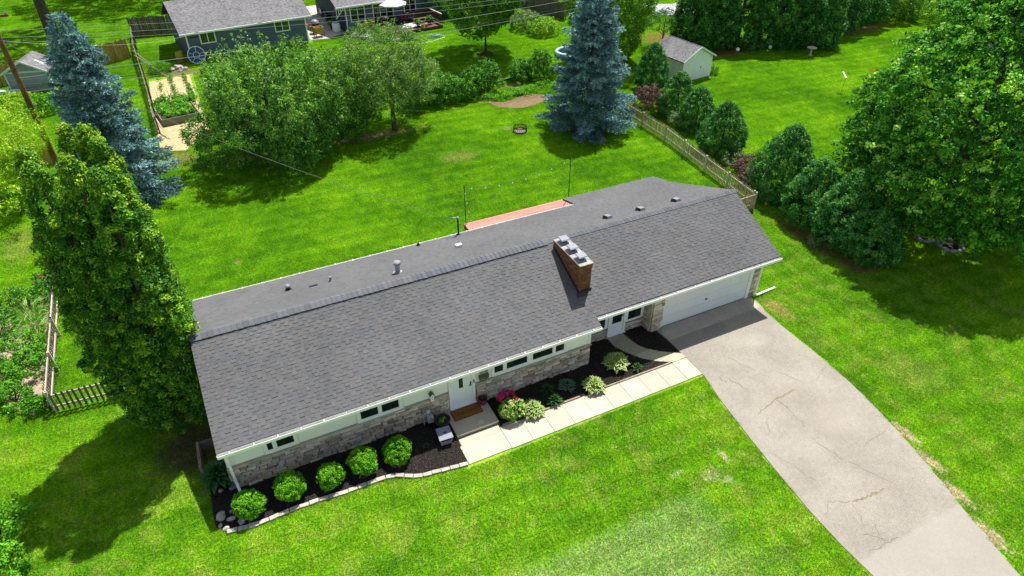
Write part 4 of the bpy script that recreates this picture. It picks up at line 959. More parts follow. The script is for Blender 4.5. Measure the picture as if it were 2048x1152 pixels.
fb = thing('flowering_shrub', 'leafy shrub tipped with yellow and bright pink flowers beside the step', 'shrub', (10.2, -1.12, .018))
D = sphere_dirs(120, -.1); P = D * [.48, .42, .40] + [.02, -.12, .33]
crown_obj('foliage', clumps(P, D, .10, 22, .085, .034, rng.uniform(.2, .9, 120), up=.4), L['shrub'], fb)
D = sphere_dirs(70, .0); P = D * [.50, .44, .44] + [.02, -.16, .36]
crown_obj('pale_tips', clumps(P, D, .07, 9, .075, .030, rng.uniform(.2, .9, 70), up=.4), L['hostarim'], fb)
D = sphere_dirs(60, -.1); P = D * [.33, .30, .22] + [.0, .42, .50]
crown_obj('pink_flowers', clumps(P, D, .075, 22, .06, .045, rng.uniform(.1, .9, 60), up=.5), L['pink'], fb)
D = sphere_dirs(6, .2); P = D * .07 + [.18, -.02, .72]; crown_obj('red_flower', clumps(P, D, .05, 18, .06, .045, .5, up=.5), L['redf'], fb)
mb = MB(); [mb.tube([(0, 0, 0), (.2 * math.cos(a), .2 * math.sin(a) + .1, .35)], [.02, .01], 5) for a in (0, 1.3, 2.6, 3.9, 5.2)]; mb.build('stem', M['bark'], fb)

RK = ['large rounded grey boulder in mulch at the house corner', 'flat pinkish rock beside the rounded grey boulder', 'pale slab of rock under the first round shrub', 'narrow tilted stone behind the flat pinkish rock',
      'mauve stone at the end of the pale edging', 'small grey stone between boulder and edging', 'pinkish stone by the downspout at the wall', 'round grey stone beside the dark hosta']
for i, (x, y, a, b, c) in enumerate(((-.60, -1.0, .19, .26, .16), (-.30, -1.2, .21, .11, .08), (.0, -1.45, .14, .2, .07), (-.22, -.92, .16, .08, .08), (-.50, -1.52, .15, .10, .09), (-.66, -1.33, .09, .12, .08), (-.12, .06, .13, .10, .09), (-.50, .12, .10, .10, .08))):
    a, b, c = a * .8, b * .8, c * .8; o = MB().blob((0, 0, 0), a, b, c, 9, 6, .2).build('rock', M['rock'], loc=(x, y, c * .5), rot=(0, 0, random.uniform(-.4, .4)))
    tag(o, RK[i], 'rock', 'rocks at the house corner')
tb = thing('timber_retainer', 'old timber boards forming a low corner screen beside the house wall', 'timber edging', (-.75, 1.9, 0))
put(tb, MB().box(-1.02, -.93, 1.15, 2.4, -.05, .42), 'board', M['edgewood']); put(tb, MB().box(-.928, -.02, 2.3, 2.39, -.05, .40), 'board', M['oldboard'])

# ================================================================== DECK BEHIND THE HOUSE
dk = thing('red_deck', 'faded red timber deck showing beyond the back roof edge', 'deck', (17.0, 10.3, 0))
y = 8.15
while y < 12.3:
    x = 13.85 + random.choice((0, 0, .0))
    cut = random.uniform(15.5, 18.5)
    for a, b in ((13.85, cut), (cut + .006, 20.7)): put(dk, MB().box(a, b, y, y + .132, .372, .402), 'deck_board', M['deck'])
    y += .14
put(dk, MB().box(13.88, 20.68, 8.15, 12.25, .2, .37), 'frame', M['darkdeck']); put(dk, MB().box(13.83, 13.87, 8.15, 12.28, .12, .371), 'fascia', M['darkdeck'])
for x in (14.2, 17.3, 20.4):
    for yy in (8.6, 12.1): put(dk, MB().box(x - .05, x + .05, yy - .05, yy + .05, -.1, .2), 'deck_post', M['darkdeck'])
gc = thing('patio_chair', 'grey canvas deck chair standing on the red deck', 'chair', (15.45, 9.9, .402), R(200))
mb = MB(); mb.beam((-.28, .0, .38), (.28, .0, .38), .5, .04); mb.build('seat', M['bluegrey'], gc)
MB().mesh([(-.28, .24, .38), (.28, .24, .38), (.24, .62, 1.15), (-.24, .62, 1.15), (-.28, .27, .36), (.28, .27, .36), (.24, .65, 1.14), (-.24, .65, 1.14)], [(0, 1, 2, 3), (7, 6, 5, 4), (0, 4, 5, 1), (2, 6, 7, 3), (0, 3, 7, 4), (1, 5, 6, 2)]).build('backrest', M['bluegrey'], gc)
for a in (-.26, .26):
    for b in (-.2, .24): MB().beam((a, b, 0), (a, b, .37), .03, .03).build('leg', M['black'], gc)
rc = thing('patio_chair', 'dark red deck chair just showing over the gutter', 'chair', (17.0, 9.75, .402), R(160))
mb = MB(); mb.beam((-.26, .0, .38), (.26, .0, .38), .46, .04); mb.build('seat', M['rust'], rc)
MB().mesh([(-.26, .22, .38), (.26, .22, .38), (.2, .45, .95), (-.2, .45, .95), (-.26, .25, .36), (.26, .25, .36), (.2, .48, .94), (-.2, .48, .94)], [(0, 1, 2, 3), (7, 6, 5, 4), (0, 4, 5, 1), (2, 6, 7, 3), (0, 3, 7, 4), (1, 5, 6, 2)]).build('backrest', M['rust'], rc)
for a in (-.24, .24):
    for b in (-.18, .2): MB().beam((a, b, 0), (a, b, .37), .03, .03).build('leg', M['rust'], rc)
for x, y, h, lab in ((13.92, 12.2, 2.75, 'thin black light pole at the free end of the red deck'), (20.6, 12.35, 3.0, 'thin black light pole beyond the stepped roof corner')):
    p = thing('light_pole', lab, 'pole', (x, y, 0), 0, 'light poles along the deck')
    MB().tube([(0, 0, 0), (0, 0, h)], .024, 8).build('pole', M['black'], p); MB().lathe([(.03, h), (.045, h + .03), (0, h + .07)], 8).build('finial', M['black'], p)
def sag(a, b, s, n): return [Vector(a).lerp(Vector(b), i / n) - Vector((0, 0, 4 * s * (i / n) * (1 - i / n))) for i in range(n + 1)]
for a, b, s, n, lab in (((13.92, 12.2, 2.72), (20.6, 12.35, 2.95), .45, 8, 'string of small white bulbs slung between the two thin black poles'), ((13.92, 12.2, 2.72), (12.9, 8.6, 2.3), .15, 5, 'short string of white bulbs from the pole to the back gutter')):
    q = sag(a, b, s, n * 2); tl = thing('string_light', lab, 'string lights', a, 0, 'string lights over the deck')
    put(tl, MB().tube(q, .005, 4), 'cable', M['wiredark'])
    for v in q[1:-1:2]:
        mb = MB(); mb.lathe([(.012, 0), (.012, -.03), (.035, -.06), (.03, -.10), (0, -.115)], 8, tuple(v)); put(tl, mb, 'bulb', M['bulb'])

fp = thing('fire_pit', 'rusty openwork fire ring on the back lawn near the blue spruce', 'fire pit', (22.78, 23.1, 0))
mb = MB(); n = 22
for k in range(n):
    a, b = 2 * math.pi * k / n, 2 * math.pi * (k + 1) / n; p = lambda t, z: (.5 * math.cos(t), .5 * math.sin(t), z)
    mb.beam(p(a, .04), p(b, .04), .02, .10); mb.beam(p(a, .36), p(b, .36), .02, .06); mb.beam(p(a, .06), p(b, .36), .012, .03); mb.beam(p(b, .06), p(a, .36), .012, .03)
mb.build('ring', M['rust'], fp); MB().lathe([(.47, .03), (.3, .09), (.0, .10)], 16).build('ash_bed', M['ash'], fp)

# ================================================================== FENCES
def picket_fence(label, pts, h, gap, pw, mats, cat='fence', side=1, group=None, post_step=2.4, rails=(.28, .82), lean=0, pointed=True):
    o = thing('picket_fence', label, cat, (pts[0][0], pts[0][1], 0), 0, group)
    mp, mr = mats
    PK = MB()
    if pointed: PK.mesh([(-pw / 2, -.009, .05), (pw / 2, -.009, .05), (pw / 2, -.009, h - .09), (0, -.009, h), (-pw / 2, -.009, h - .09), (-pw / 2, .009, .05), (pw / 2, .009, .05), (pw / 2, .009, h - .09), (0, .009, h), (-pw / 2, .009, h - .09)],
                        [(0, 1, 2, 3, 4), (9, 8, 7, 6, 5), (0, 5, 6, 1), (1, 6, 7, 2), (2, 7, 8, 3), (3, 8, 9, 4), (4, 9, 5, 0)])
    else: PK.box(-pw / 2, pw / 2, -.009, .009, .05, h)
    pk = PK.data('picket', mp)
    for a, b in zip(pts[:-1], pts[1:]):
        a = Vector((*a, 0)); b = Vector((*b, 0)); d = (b - a); Ln = d.length; d.normalize(); nrm = Vector((-d.y, d.x, 0)) * side; an = math.atan2(d.y, d.x)
        for z in rails: put(o, MB().beam(a + Vector((0, 0, z * h)) - nrm * .0, b + Vector((0, 0, z * h)), .04, .085), 'rail', mr)
        k = max(1, round(Ln / post_step))
        for i in range(k + 1):
            p = a.lerp(b, i / k) - nrm * .068; put(o, MB().beam(p + Vector((0, 0, -.1)), p + Vector((0, 0, h * 1.02)), .09, .09), 'post', mr)
        n = int(Ln / gap)
        for i in range(n):
            p = a + d * gap * (i + .5) + nrm * .031
            link('picket', pk, o, tuple(p - o.location), (random.uniform(-.02, .02), random.uniform(-.03, .03), an), (1, 1, random.uniform(.96, 1.04)))
    return o
picket_fence('weathered picket fence running from the blue spruce down past the evergreens', [(31.32, 22.6), (31.25, 17.0), (30.15, 7.15)], 1.15, .155, .085, (M['fence'], M['fencepale']), side=1)
picket_fence('short weathered picket run joining the long fence to the garage', [(30.05, 7.02), (24.4, 6.75)], 1.15, .135, .075, (M['fence'], M['fencepale']), side=-1)
picket_fence('dark pointed picket fence in the side yard below the tall thuja', [(-5.9, 6.85), (-2.6, 6.62)], 1.05, .20, .085, (M['fencedark'], M['fencepale']), side=-1, post_step=3.3)
picket_fence('pale railed picket fence along the flower garden', [(-5.98, 6.98), (-6.1, 12.0), (-6.25, 18.0)], 1.05, .17, .075, (M['fencedark'], M['fencepale']), side=1, post_step=2.6)
def board_fence(label, pts, h, bw, mp, mr, jit=.05, gap=.006):
    o = thing('board_fence', label, 'fence', (pts[0][0], pts[0][1], 0))
    bd = MB().box(-bw / 2 + gap, bw / 2 - gap, -.011, .011, .02, h).data('board', mp)
    for a, b in zip(pts[:-1], pts[1:]):
        a = Vector((*a, 0)); b = Vector((*b, 0)); d = b - a; Ln = d.length; d.normalize(); nrm = Vector((-d.y, d.x, 0)); an = math.atan2(d.y, d.x)
        for z in (.25, .85): put(o, MB().beam(a + Vector((0, 0, z * h)) + nrm * .035, b + Vector((0, 0, z * h)) + nrm * .035, .045, .09), 'rail', mr)
        k = max(1, round(Ln / 2.4))
        for i in range(k + 1):
            p = a.lerp(b, i / k) + nrm * .11; put(o, MB().beam(p, p + Vector((0, 0, h + .05)), .1, .1), 'post', mr)
        n = int(Ln / bw)
        for i in range(n):
            p = a + d * bw * (i + .5); link('board', bd, o, tuple(p - o.location), (0, random.uniform(-.01, .01), an), (1, 1, 1 + random.uniform(-jit, jit)))
    return o
board_fence('golden cedar board fence behind the grey garden shed', [(-13.5, 50.3), (-7.7, 51.4), (-2.35, 54.0)], 1.75, .15, M['cedar'], M['cedar'])
board_fence('dark shaded board fence between cedar fence and blue grey garage', [(-2.1, 61.2), (3.2, 60.4)], 1.9, .15, M['oldboard'], M['oldboard'])
gf = board_fence('rickety narrow slat fence along the strawed vegetable garden', [(-2.0, 60.8), (-1.9, 54.0), (-1.45, 46.3), (-1.15, 40.0), (-.95, 34.2)], 1.25, .20, M['fencepale'], M['oldboard'], .14, .035)
for a, b, lab in (((-1.75, 49.3, 1.5), (.35, 46.9, .03), 'long pole leaning on the slat fence at the garden end'), ((-1.8, 50.1, 1.7), (.2, 47.2, .03), 'second long pole leaning across the slat fence'), ((-.95, 35.6, .9), (-.25, 32.7, .03), 'thin stick propped against the garden fence by the planter'), ((-1.05, 36.0, 1.1), (-.4, 32.9, .03), 'brown stake leaning beside the raised planter')):
    o = tag(MB().tube([(0, 0, 0), tuple(Vector(b) - Vector(a))], .03, 6).build('leaning_pole', M['fence'], loc=a), lab, 'pole', 'poles leaning on the garden fence')
board_fence('grey board fence panel behind the flowering bushes', [(38.6, 56.6), (40.6, 47.6)], 1.8, .15, M['oldboard'], M['oldboard'])
board_fence('small leaning cedar gate panel at the foot of the utility pole', [(-8.4, 32.8), (-7.3, 31.6)], 1.2, .15, M['cedar'], M['cedar'])

# ================================================================== TREES AND SHRUBS
# the many-topped thuja beside the house
tj = thing('thuja_tree', 'huge many topped green thuja crowding the gable end of the house', 'tree', (-1.5, 4.3, 0))
TIPS = [(-1.56, 6.6, 11.2, .95), (-1.0, 6.2, 11.2, .9), (-.72, 5.7, 10.9, .85), (-2.36, 4.4, 11.0, 1.0), (-2.62, 5.5, 11.0, .95), (-1.35, 3.9, 11.2, .95), (-.72, 3.3, 10.9, .9), (-.45, 3.9, 10.7, .85), (-1.9, 4.6, 9.6, 1.0), (-1.1, 4.6, 10.0, 1.0), (-2.7, 4.9, 8.6, 1.0), (-.75, 4.9, 9.2, .9)]
parts = []
for i, (tx, ty, h, r_) in enumerate(TIPS):
    bx, by = -1.55 + (tx + 1.5) * .55, 4.4 + (ty - 4.7) * .45
    n = int(420 * h / 11); u = rng.random(n) ** .9; z = .5 + (h - .5) * u; a = rng.uniform(0, 2 * np.pi, n)
    prof = r_ * 1.04 * np.clip(np.minimum(.70 + 1.2 * u, np.clip(1.0 - u, 0, 1) ** .65 * 1.75), .03, 1.0) * (1 + .16 * np.sin(3 * a + z * 1.7 + i) + .10 * np.sin(5 * a - z * 2.6))
    prof = prof * rng.uniform(.84, 1.02, n)
    cx = bx + (tx - bx) * np.clip(u * 1.15, 0, 1) - tj.location.x; cy_ = by + (ty - by) * np.clip(u * 1.15, 0, 1) - tj.location.y
    P = np.stack([cx + prof * np.cos(a), cy_ + prof * np.sin(a), z], 1); lim = np.where(z < 2.9, -.12 + 1.5, .25 + 1.5); P[:, 0] = np.minimum(P[:, 0], lim - rng.uniform(0, .3, n))
    N = unit(np.stack([np.cos(a), np.sin(a), np.full(n, 1.15)], 1))
    tone = np.clip(.33 + .17 * rng.normal(size=n) + .15 * (u > .9), 0, .95)
    parts.append(clumps(P, N, .19 * rng.uniform(.7, 1.3, n), 46, .115, .05, tone, up=.6))
crown_obj('crown', join(parts), L['thuja'], tj)
mb = MB()
for i, (tx, ty, h, r_) in enumerate(TIPS[:8]):
    bx, by = -1.55 + (tx + 1.5) * .35, 4.4 + (ty - 4.7) * .3
    mb.tube([(bx - tj.location.x, by - tj.location.y, -.1), ((bx + tx) / 2 - tj.location.x, (by + ty) / 2 - tj.location.y, h * .5), (tx - tj.location.x, ty - tj.location.y, h * .93)], [.16, .10, .02], 7)
mb.build('trunk', M['bark'], tj)

def blue_spruce(label, x, y, h, r_, seed, dens=1.0):
    t = thing('blue_spruce', label, 'tree', (x, y, 0), 0, None); g = np.random.default_rng(seed); CC = []; DD = []; RR = []
    mb = MB(); mb.tube([(0, 0, -.1), (0, 0, h * .5), (0, 0, h * .98)], [.22, .12, .015], 9)
    z = .55; 
    while z < h - .12:
        u = (z - .4) / (h - .4); Lb = r_ * (1 - u) ** .78 * (1.0 if u > .08 else .9) + .10; nb_ = int(g.integers(6, 9)) if u < .85 else 5; a0 = g.uniform(0, 6.28)
        for b in range(nb_):
            a = a0 + 2 * math.pi * b / nb_ + g.uniform(-.25, .25); l = Lb * g.uniform(.72, 1.12); dr = -.28 * (1 - u) + .35 * u + g.uniform(-.08, .08)
            d = np.array([math.cos(a), math.sin(a), 0]); s = np.array([-d[1], d[0], 0])
            tone = g.uniform(.15, .75); nt = max(5, int(15 * l * dens)); k = 13
            for w in range(nt):
                q = .22 + .78 * (w + g.uniform(0, .8)) / nt; sd = 1 if w % 2 else -1; tl = (.20 + .42 * l * (1.08 - q)) * g.uniform(.7, 1.2); tl = min(tl, .75)
                o_ = d * (q * l); zz_ = z + dr * q * l + .10 * l * q * q + g.uniform(-.05, .05)
                td = d * .75 + s * sd * g.uniform(.35, .95) + np.array([0, 0, g.uniform(-.42, -.02)]); td /= np.linalg.norm(td)
                u_ = g.uniform(.05, 1, k); Pk = o_ + td * (u_ * tl)[:, None] + g.normal(0, .028, (k, 3)); Pk[:, 2] += zz_
                Dk = td + g.normal(0, .42, (k, 3)) + np.array([0, 0, .22])
                CC.append(Pk); DD.append(Dk); RR.append(np.clip(tone + .25 * (u_ - .5) + g.normal(0, .13, k), 0, 1))
            if l > .8: mb.tube([(0, 0, z), tuple(d * l * .85 + np.array([0, 0, z + dr * l * .85]))], [.035, .008], 4)
        z += .27 + .10 * (1 - u)
    C = np.concatenate(CC); V, F = dir_quads(C, np.concatenate(DD), g.uniform(.14, .24, len(C)), .055); 
    link('crown', npmesh('crown', V, F, L['spruce'], np.concatenate(RR)), t); mb.build('trunk', M['bark'], t); return t
blue_spruce('tall blue spruce by the white shed with its shadow on the back lawn', 27.55, 21.6, 10.2, 3.45, 3)
blue_spruce('blue spruce standing between the utility pole and the vegetable garden', -2.95, 24.7, 10.7, 3.05, 4)

def leafy_tree(name, label, cat, x, y, h, rx, rz, zc, ncl, nl, ln, wd, m, trunk_r, seed, cr=.4, amp=.3, zmin=-.75, ry=None, group=None, inner=.4, limbs=7, tone=(.1, .65), off=(0, 0), top=None):
    t = thing(name, label, cat, (x, y, 0), 0, group)
    crown_obj('crown', round_crown((off[0], off[1], zc), rx, rz, ncl, cr, nl, ln, wd, zmin, seed, amp, inner, tone, ry=ry), m, t)
    trunk_mb(zc + rz * .5, trunk_r, limbs, rx * .62, .3, off).build('trunk', M['bark'], t); return t

# the maple at the corner of the drive: egg-shaped, wide and low
mp = thing('maple_tree', 'massive broad maple with pale leaf tips shading the lawn beyond the driveway', 'tree', (37.6, .8, 0))
g = np.random.default_rng(77); n = 3900; D = sphere_dirs(n, -.92); kz = lobes(D, 30, .34, 14, 9)
zz = 5.9 + np.where(D[:, 2] > 0, 8.6, 5.0) * D[:, 2]; taper = np.clip(1 - np.clip((zz - 6.5) / 8.3, 0, 1) ** 1.35, .0, 1)
rad = 5.15 * (1 - D[:, 2] ** 2) ** np.where(D[:, 2] < 0, .22, .10) * kz * np.where(zz > 6.5, taper, 1.0); ins = rng.random(n) < .25; rad = rad * np.where(ins, rng.uniform(.5, .9, n), rng.uniform(.90, 1.06, n))
ang = np.arctan2(D[:, 1], D[:, 0]); P = np.stack([rad * np.cos(ang), rad * np.sin(ang), np.maximum(zz, 1.1)], 1); N = unit(np.stack([np.cos(ang), np.sin(ang), D[:, 2] + .75], 1))
for k in range(95):   # side sprays that break the outline
    d_ = sphere_dirs(1, -.45)[0]; a_ = math.atan2(d_[1], d_[0]); z_ = 5.4 + 7.0 * d_[2]; tp = max(.12, 1 - max(0, (z_ - 6.5) / 8.3) ** 1.35); r0 = 5.1 * tp
    for j in range(5):
        rr_ = r0 * .92 + .36 * j; P = np.vstack([P, [rr_ * math.cos(a_), rr_ * math.sin(a_), max(1.7, z_ + .10 * j - .05 * j * j)]]); N = np.vstack([N, [math.cos(a_) * .6, math.sin(a_) * .6, .8]])
n = len(P)
crown_obj('crown', clumps(P, N, .34 * g.uniform(.55, 1.35, n), 36, .16, .12, np.clip(g.uniform(.0, .55, n) + np.where(g.random(n) < .22, .45, 0), 0, 1), up=.4, flat=.7), L['maple'], mp)
trunk_mb(10, .26, 12, 4.4, .25).build('trunk', M['bark'], mp)

ap = thing('apple_tree', 'big spreading apple tree with dense dark green crown beside the vegetable garden', 'tree', (6.2, 26.4, 0))
pa = [round_crown((.2, 0, 3.7), 3.8, 3.3, 1000, .34, 44, .155, .085, -.93, 21, .55, .35, (.0, .8), ry=3.7), round_crown((-2.6, .6, 1.9), 2.5, 1.7, 300, .36, 36, .135, .075, -.9, 22, .35, .4, (.1, .6)), round_crown((1.2, -1.6, 2.0), 2.6, 1.8, 330, .36, 36, .135, .075, -.95, 23, .35, .4, (.05, .5))]
dd = sphere_dirs(130, -.25); tips = dd * [3.7, 3.4, 3.3] + [.2, 0, 3.8]; dd = dd * .55 + [0, 0, .6]; tt = np.concatenate([tips + dd * .32 * k for k in range(4)]); pa.append(clumps(tt, np.tile([[0, 0, 1.]], (len(tt), 1)), .16, 12, .11, .06, .75))
crown_obj('crown', join(pa), L['apple'], ap); trunk_mb(5.5, .17, 9, 2.6, .18).build('trunk', M['bark'], ap)
t2 = thing('apple_tree', 'smaller pale green apple tree with a bare leaning stem above the wood chips', 'tree', (14.6, 27.3, 0))
pa = [round_crown((.1, .6, 4.2), 3.3, 2.5, 700, .34, 38, .125, .06, -.8, 31, .45, .35, (.1, .7)), round_crown((1.5, .9, 3.3), 2.2, 1.6, 200, .34, 30, .125, .06, -.8, 32, .4, .4, (.35, .95)), round_crown((-.6, .2, 2.4), 2.3, 1.5, 260, .34, 34, .125, .06, -.8, 33, .4, .4, (.0, .5))]
dd = sphere_dirs(90, -.25); tips = dd * [3.0, 2.8, 2.4] + [.1, .6, 4.2]; dd = dd * .55 + [0, 0, .6]; tt = np.concatenate([tips + dd * .28 * k for k in range(4)]); pa.append(clumps(tt, np.tile([[0, 0, 1.]], (len(tt), 1)), .15, 12, .10, .05, .7))
crown_obj('crown', join(pa), L['apple2'], t2); trunk_mb(5.0, .15, 8, 2.0, .3, (.2, .4)).build('trunk', M['bark'], t2)
t3 = thing('apple_tree', 'loose multi stemmed small tree squeezed between the two apple trees', 'tree', (10.9, 27.6, 0))
pa = [round_crown((.2, .4, 3.1), 2.5, 2.6, 560, .36, 32, .125, .065, -.9, 41, .5, .3, (.1, .7)), round_crown((0, -.2, 1.2), 1.6, 1.1, 200, .3, 32, .125, .065, -.8, 42, .4, .4, (.1, .6))]
crown_obj('crown', join(pa), L['apple'], t3); trunk_mb(4.0, .10, 8, 1.6, .08).build('trunk', M['bark'], t3)

ARB = [(36.4, 26.0, 3.7, 1.35, 'bright green arborvitae beside the white shed wall'), (34.95, 20.7, 3.15, 1.45, 'arborvitae just behind the purple barberry at the fence'), (34.6, 17.9, 3.0, 1.35, 'arborvitae squeezed in the middle of the three below the shed'),
       (33.5, 13.9, 3.45, 1.5, 'plump arborvitae last of the upper three along the picket fence'), (32.6, 7.5, 4.5, 1.75, 'tall arborvitae behind the corner of the picket fence'), (31.9, 4.6, 3.8, 1.5, 'narrow arborvitae between the fence corner one and the widest one'),
       (31.9, 2.25, 4.1, 1.75, 'widest dark arborvitae in the group near the drive'), (32.0, .45, 2.75, 1.4, 'short rounded arborvitae at the lawn end of the group')]
for i, (x, y, h, r_, lab) in enumerate(ARB):
    a = thing('arborvitae', lab, 'shrub', (x, y, 0), 0, 'arborvitae along the boundary fence')
    crown_obj('foliage', cone_crown(h, r_, .1, int(150 * h * r_ / 1.4), .24, 52, .115, .05, 50 + i, .62, .34, (.05, .75), .4, .12), L['arb'], a)
    MB().tube([(0, 0, -.1), (0, 0, h * .85)], [.10, .02], 6).build('trunk', M['bark'], a)

def bush(name, label, cat, x, y, r_, h, m, n, seed, ln=.10, wd=.06, cr=.22, nl=30, group=None, tone=(.1, .7), ry=None):
    b = thing(name, label, cat, (x, y, 0), 0, group)
    crown_obj('foliage', round_crown((0, 0, h * .52), r_, h * .5, n, cr, nl, ln, wd, -.75, seed, .38, .4, tone, ry=ry), m, b)
    mb = MB(); [mb.tube([(0, 0, -.05), (r_ * .3 * math.cos(a), r_ * .3 * math.sin(a), h * .4), (r_ * .55 * math.cos(a), r_ * .55 * math.sin(a), h * .8)], [.03, .02, .008], 5) for a in np.arange(5) * 1.26]; mb.build('stem', M['bark'], b); return b
bush('barberry_bush', 'purple leaved barberry bush between the spruce and the evergreens', 'shrub', 33.6, 22.3, 1.15, 1.7, L['purple'], 190, 61)
bush('barberry_bush', 'low purple barberry bush by the tall evergreen behind the fence corner', 'shrub', 33.3, 10.6, 1.0, 1.0, L['purple'], 130, 62)
bush('barberry_bush', 'thin purple bush directly behind the pickets near the garage corner', 'shrub', 31.9, 9.4, .7, .9, L['purple'], 80, 63)
bush('white_edged_shrub', 'pale variegated shrub at the feet of the upper evergreens', 'shrub', 33.9, 18.9, .75, .9, L['pale'], 70, 64)
bush('white_edged_shrub', 'pale variegated shrub beside the low purple barberry', 'shrub', 33.2, 12.1, .8, .85, L['pale'], 80, 65)
bush('white_edged_shrub', 'tiny white edged shrub in front of the widest evergreen', 'shrub', 30.4, 2.6, .3, .45, L['pale'], 20, 66)
ROW = [(17.2, 30.6, 1.1, 1.7), (18.6, 30.9, 1.15, 2.0), (19.9, 30.9, 1.1, 2.2), (21.2, 30.8, 1.0, 1.7), (22.5, 31.1, 1.0, 2.1), (24.0, 31.4, 1.1, 2.4), (27.6, 32.8, .95, 1.6), (29.3, 32.2, 1.0, 2.2)]
RL = ['leafy shrub half hidden by the pale apple tree', 'leafy shrub next along from the pale apple tree', 'tall bushy shrub in the row behind the back lawn', 'lower bushy shrub in the middle of the row', 'bushy shrub with upright shoots in the row', 'tallest darkest shrub at the end of the row by the gravel bed', 'round shrub standing alone in the brown bed edging', 'upright green shrub tucked against the blue spruce']
for i, (x, y, r_, h) in enumerate(ROW): bush('leafy_shrub', RL[i], 'shrub', x, y, r_, h, L['shrub'], 170, 70 + i, .13, .075, group='shrubs along the back boundary')
gcv = thing('ground_cover', 'mound of bright green ground cover above the wood chips', 'plants', (26.0, 29.9, 0))
P = np.concatenate([np.c_[rng.normal(0, 1.7, 130), rng.normal(0, .42, 130), rng.uniform(.1, .45, 130)]]); P[:, 1] += .10 * P[:, 0]; crown_obj('foliage', clumps(P, np.tile([[0, 0, 1.]], (130, 1)), .24, 30, .10, .06, rng.uniform(.2, .8, 130), flat=.7, up=.6), L['veg'], gcv)
leafy_tree('garden_tree', 'young broad leaved tree shading the lawn of the blue grey house', 'tree', 28.1, 41.0, 9, 4.1, 3.4, 5.6, 1000, 36, .21, .14, L['lime'], .09, 81, .45, .45, -.95, tone=(.0, .55))
leafy_tree('garden_tree', 'yellow green tree rising directly behind the tall blue spruce', 'tree', 37.2, 34.2, 10, 4.0, 4.8, 5.2, 1400, 38, .17, .11, L['lime'], .16, 82, .45, .4, -.98, tone=(.05, .6))
bush('dark_shrub', 'dark rounded shrub at the end wall of the blue grey house', 'shrub', 28.9, 54.6, 1.7, 2.6, L['cedar'], 230, 83, .15, .09, .3)
bush('flowering_bush', 'white dotted hydrangea bush in front of the grey board fence', 'shrub', 35.2, 46.6, 1.7, 1.6, L['pale'], 150, 84, .14, .09, .28, tone=(.0, .8))
bush('flowering_bush', 'bright yellow green bush at the lawn edge by the grey board fence', 'shrub', 36.0, 44.0, 1.4, 1.4, L['lime'], 150, 85, .14, .09, .28, tone=(.3, .9))
bush('leafy_shrub', 'broad shrub against the grey board fence beyond the shaded lawn', 'shrub', 33.6, 51.0, 2.0, 2.4, L['shrub'], 220, 86, .15, .09, .3)
HG_ = [(47.2, 34.0, 7.2, 2.2), (48.8, 33.3, 8.2, 2.4), (51.3, 32.3, 8.4, 2.5), (54.0, 31.0, 8.6, 2.6), (56.6, 29.9, 8.2, 2.6), (58.6, 29.2, 7.0, 2.2)]
HGL = ['dense cedar nearest the white shed in the tall hedge', 'dense cedar second from the white shed in the tall hedge', 'tall cedar in the middle of the hedge beyond the shed', 'tall leafy cedar above the dark gap in the hedge', 'broad leafy cedar behind the stone bird bath', 'end cedar of the hedge beside the reddish mulch']
for i, (x, y, h, r_) in enumerate(HG_):
    a = thing('cedar_tree', HGL[i], 'tree', (x, y, 0), 0, 'tall cedar hedge beyond the shed')
    crown_obj('crown', cone_crown(h, r_, .2, 700, .38, 36, .20, .10, 90 + i, .6, .3, (.05, .6), .35, .16), L['cedar'], a); MB().tube([(0, 0, -.1), (0, 0, h * .85)], [.22, .03], 7).build('trunk', M['bark'], a)
for i, (x, y, h, r_, lab) in enumerate(((63.8, 31.8, 7.5, 2.7, 'dark evergreen across the gap from the tall hedge'), (68.0, 32.6, 7.5, 2.8, 'second dark evergreen further along past the gap'), (73.5, 33.2, 6.5, 3.0, 'light green tree at the far end of the mulch border'))):
    a = thing('border_tree', lab, 'tree', (x, y, 0), 0, 'trees along the far border')
    crown_obj('crown', cone_crown(h, r_, .4, 480, .42, 34, .22, .12, 100 + i, .6, .3, (.05, .6), .35, .16), L['cedar'] if i < 2 else L['lime'], a); MB().tube([(0, 0, -.1), (0, 0, h * .85)], [.22, .03], 7).build('trunk', M['bark'], a)
bush('leafy_shrub', 'spreading low green shrub at the edge of the far mulch border', 'shrub', 76.5, 30.5, 3.0, 1.8, L['lime'], 220, 104, .2, .12, .35)
bush('grass_clump', 'tuft of long pale grass at the front corner of the white shed', 'plant', 43.7, 26.7, .35, .8, L['daylily'], 30, 105, .2, .03, .15)
leafy_tree('small_tree', 'wind shaped small tree with open branches behind the white shed', 'tree', 44.4, 35.2, 3, 1.6, .8, 2.3, 130, 30, .14, .07, L['apple'], .08, 106, .35, .5, -.5, limbs=6)

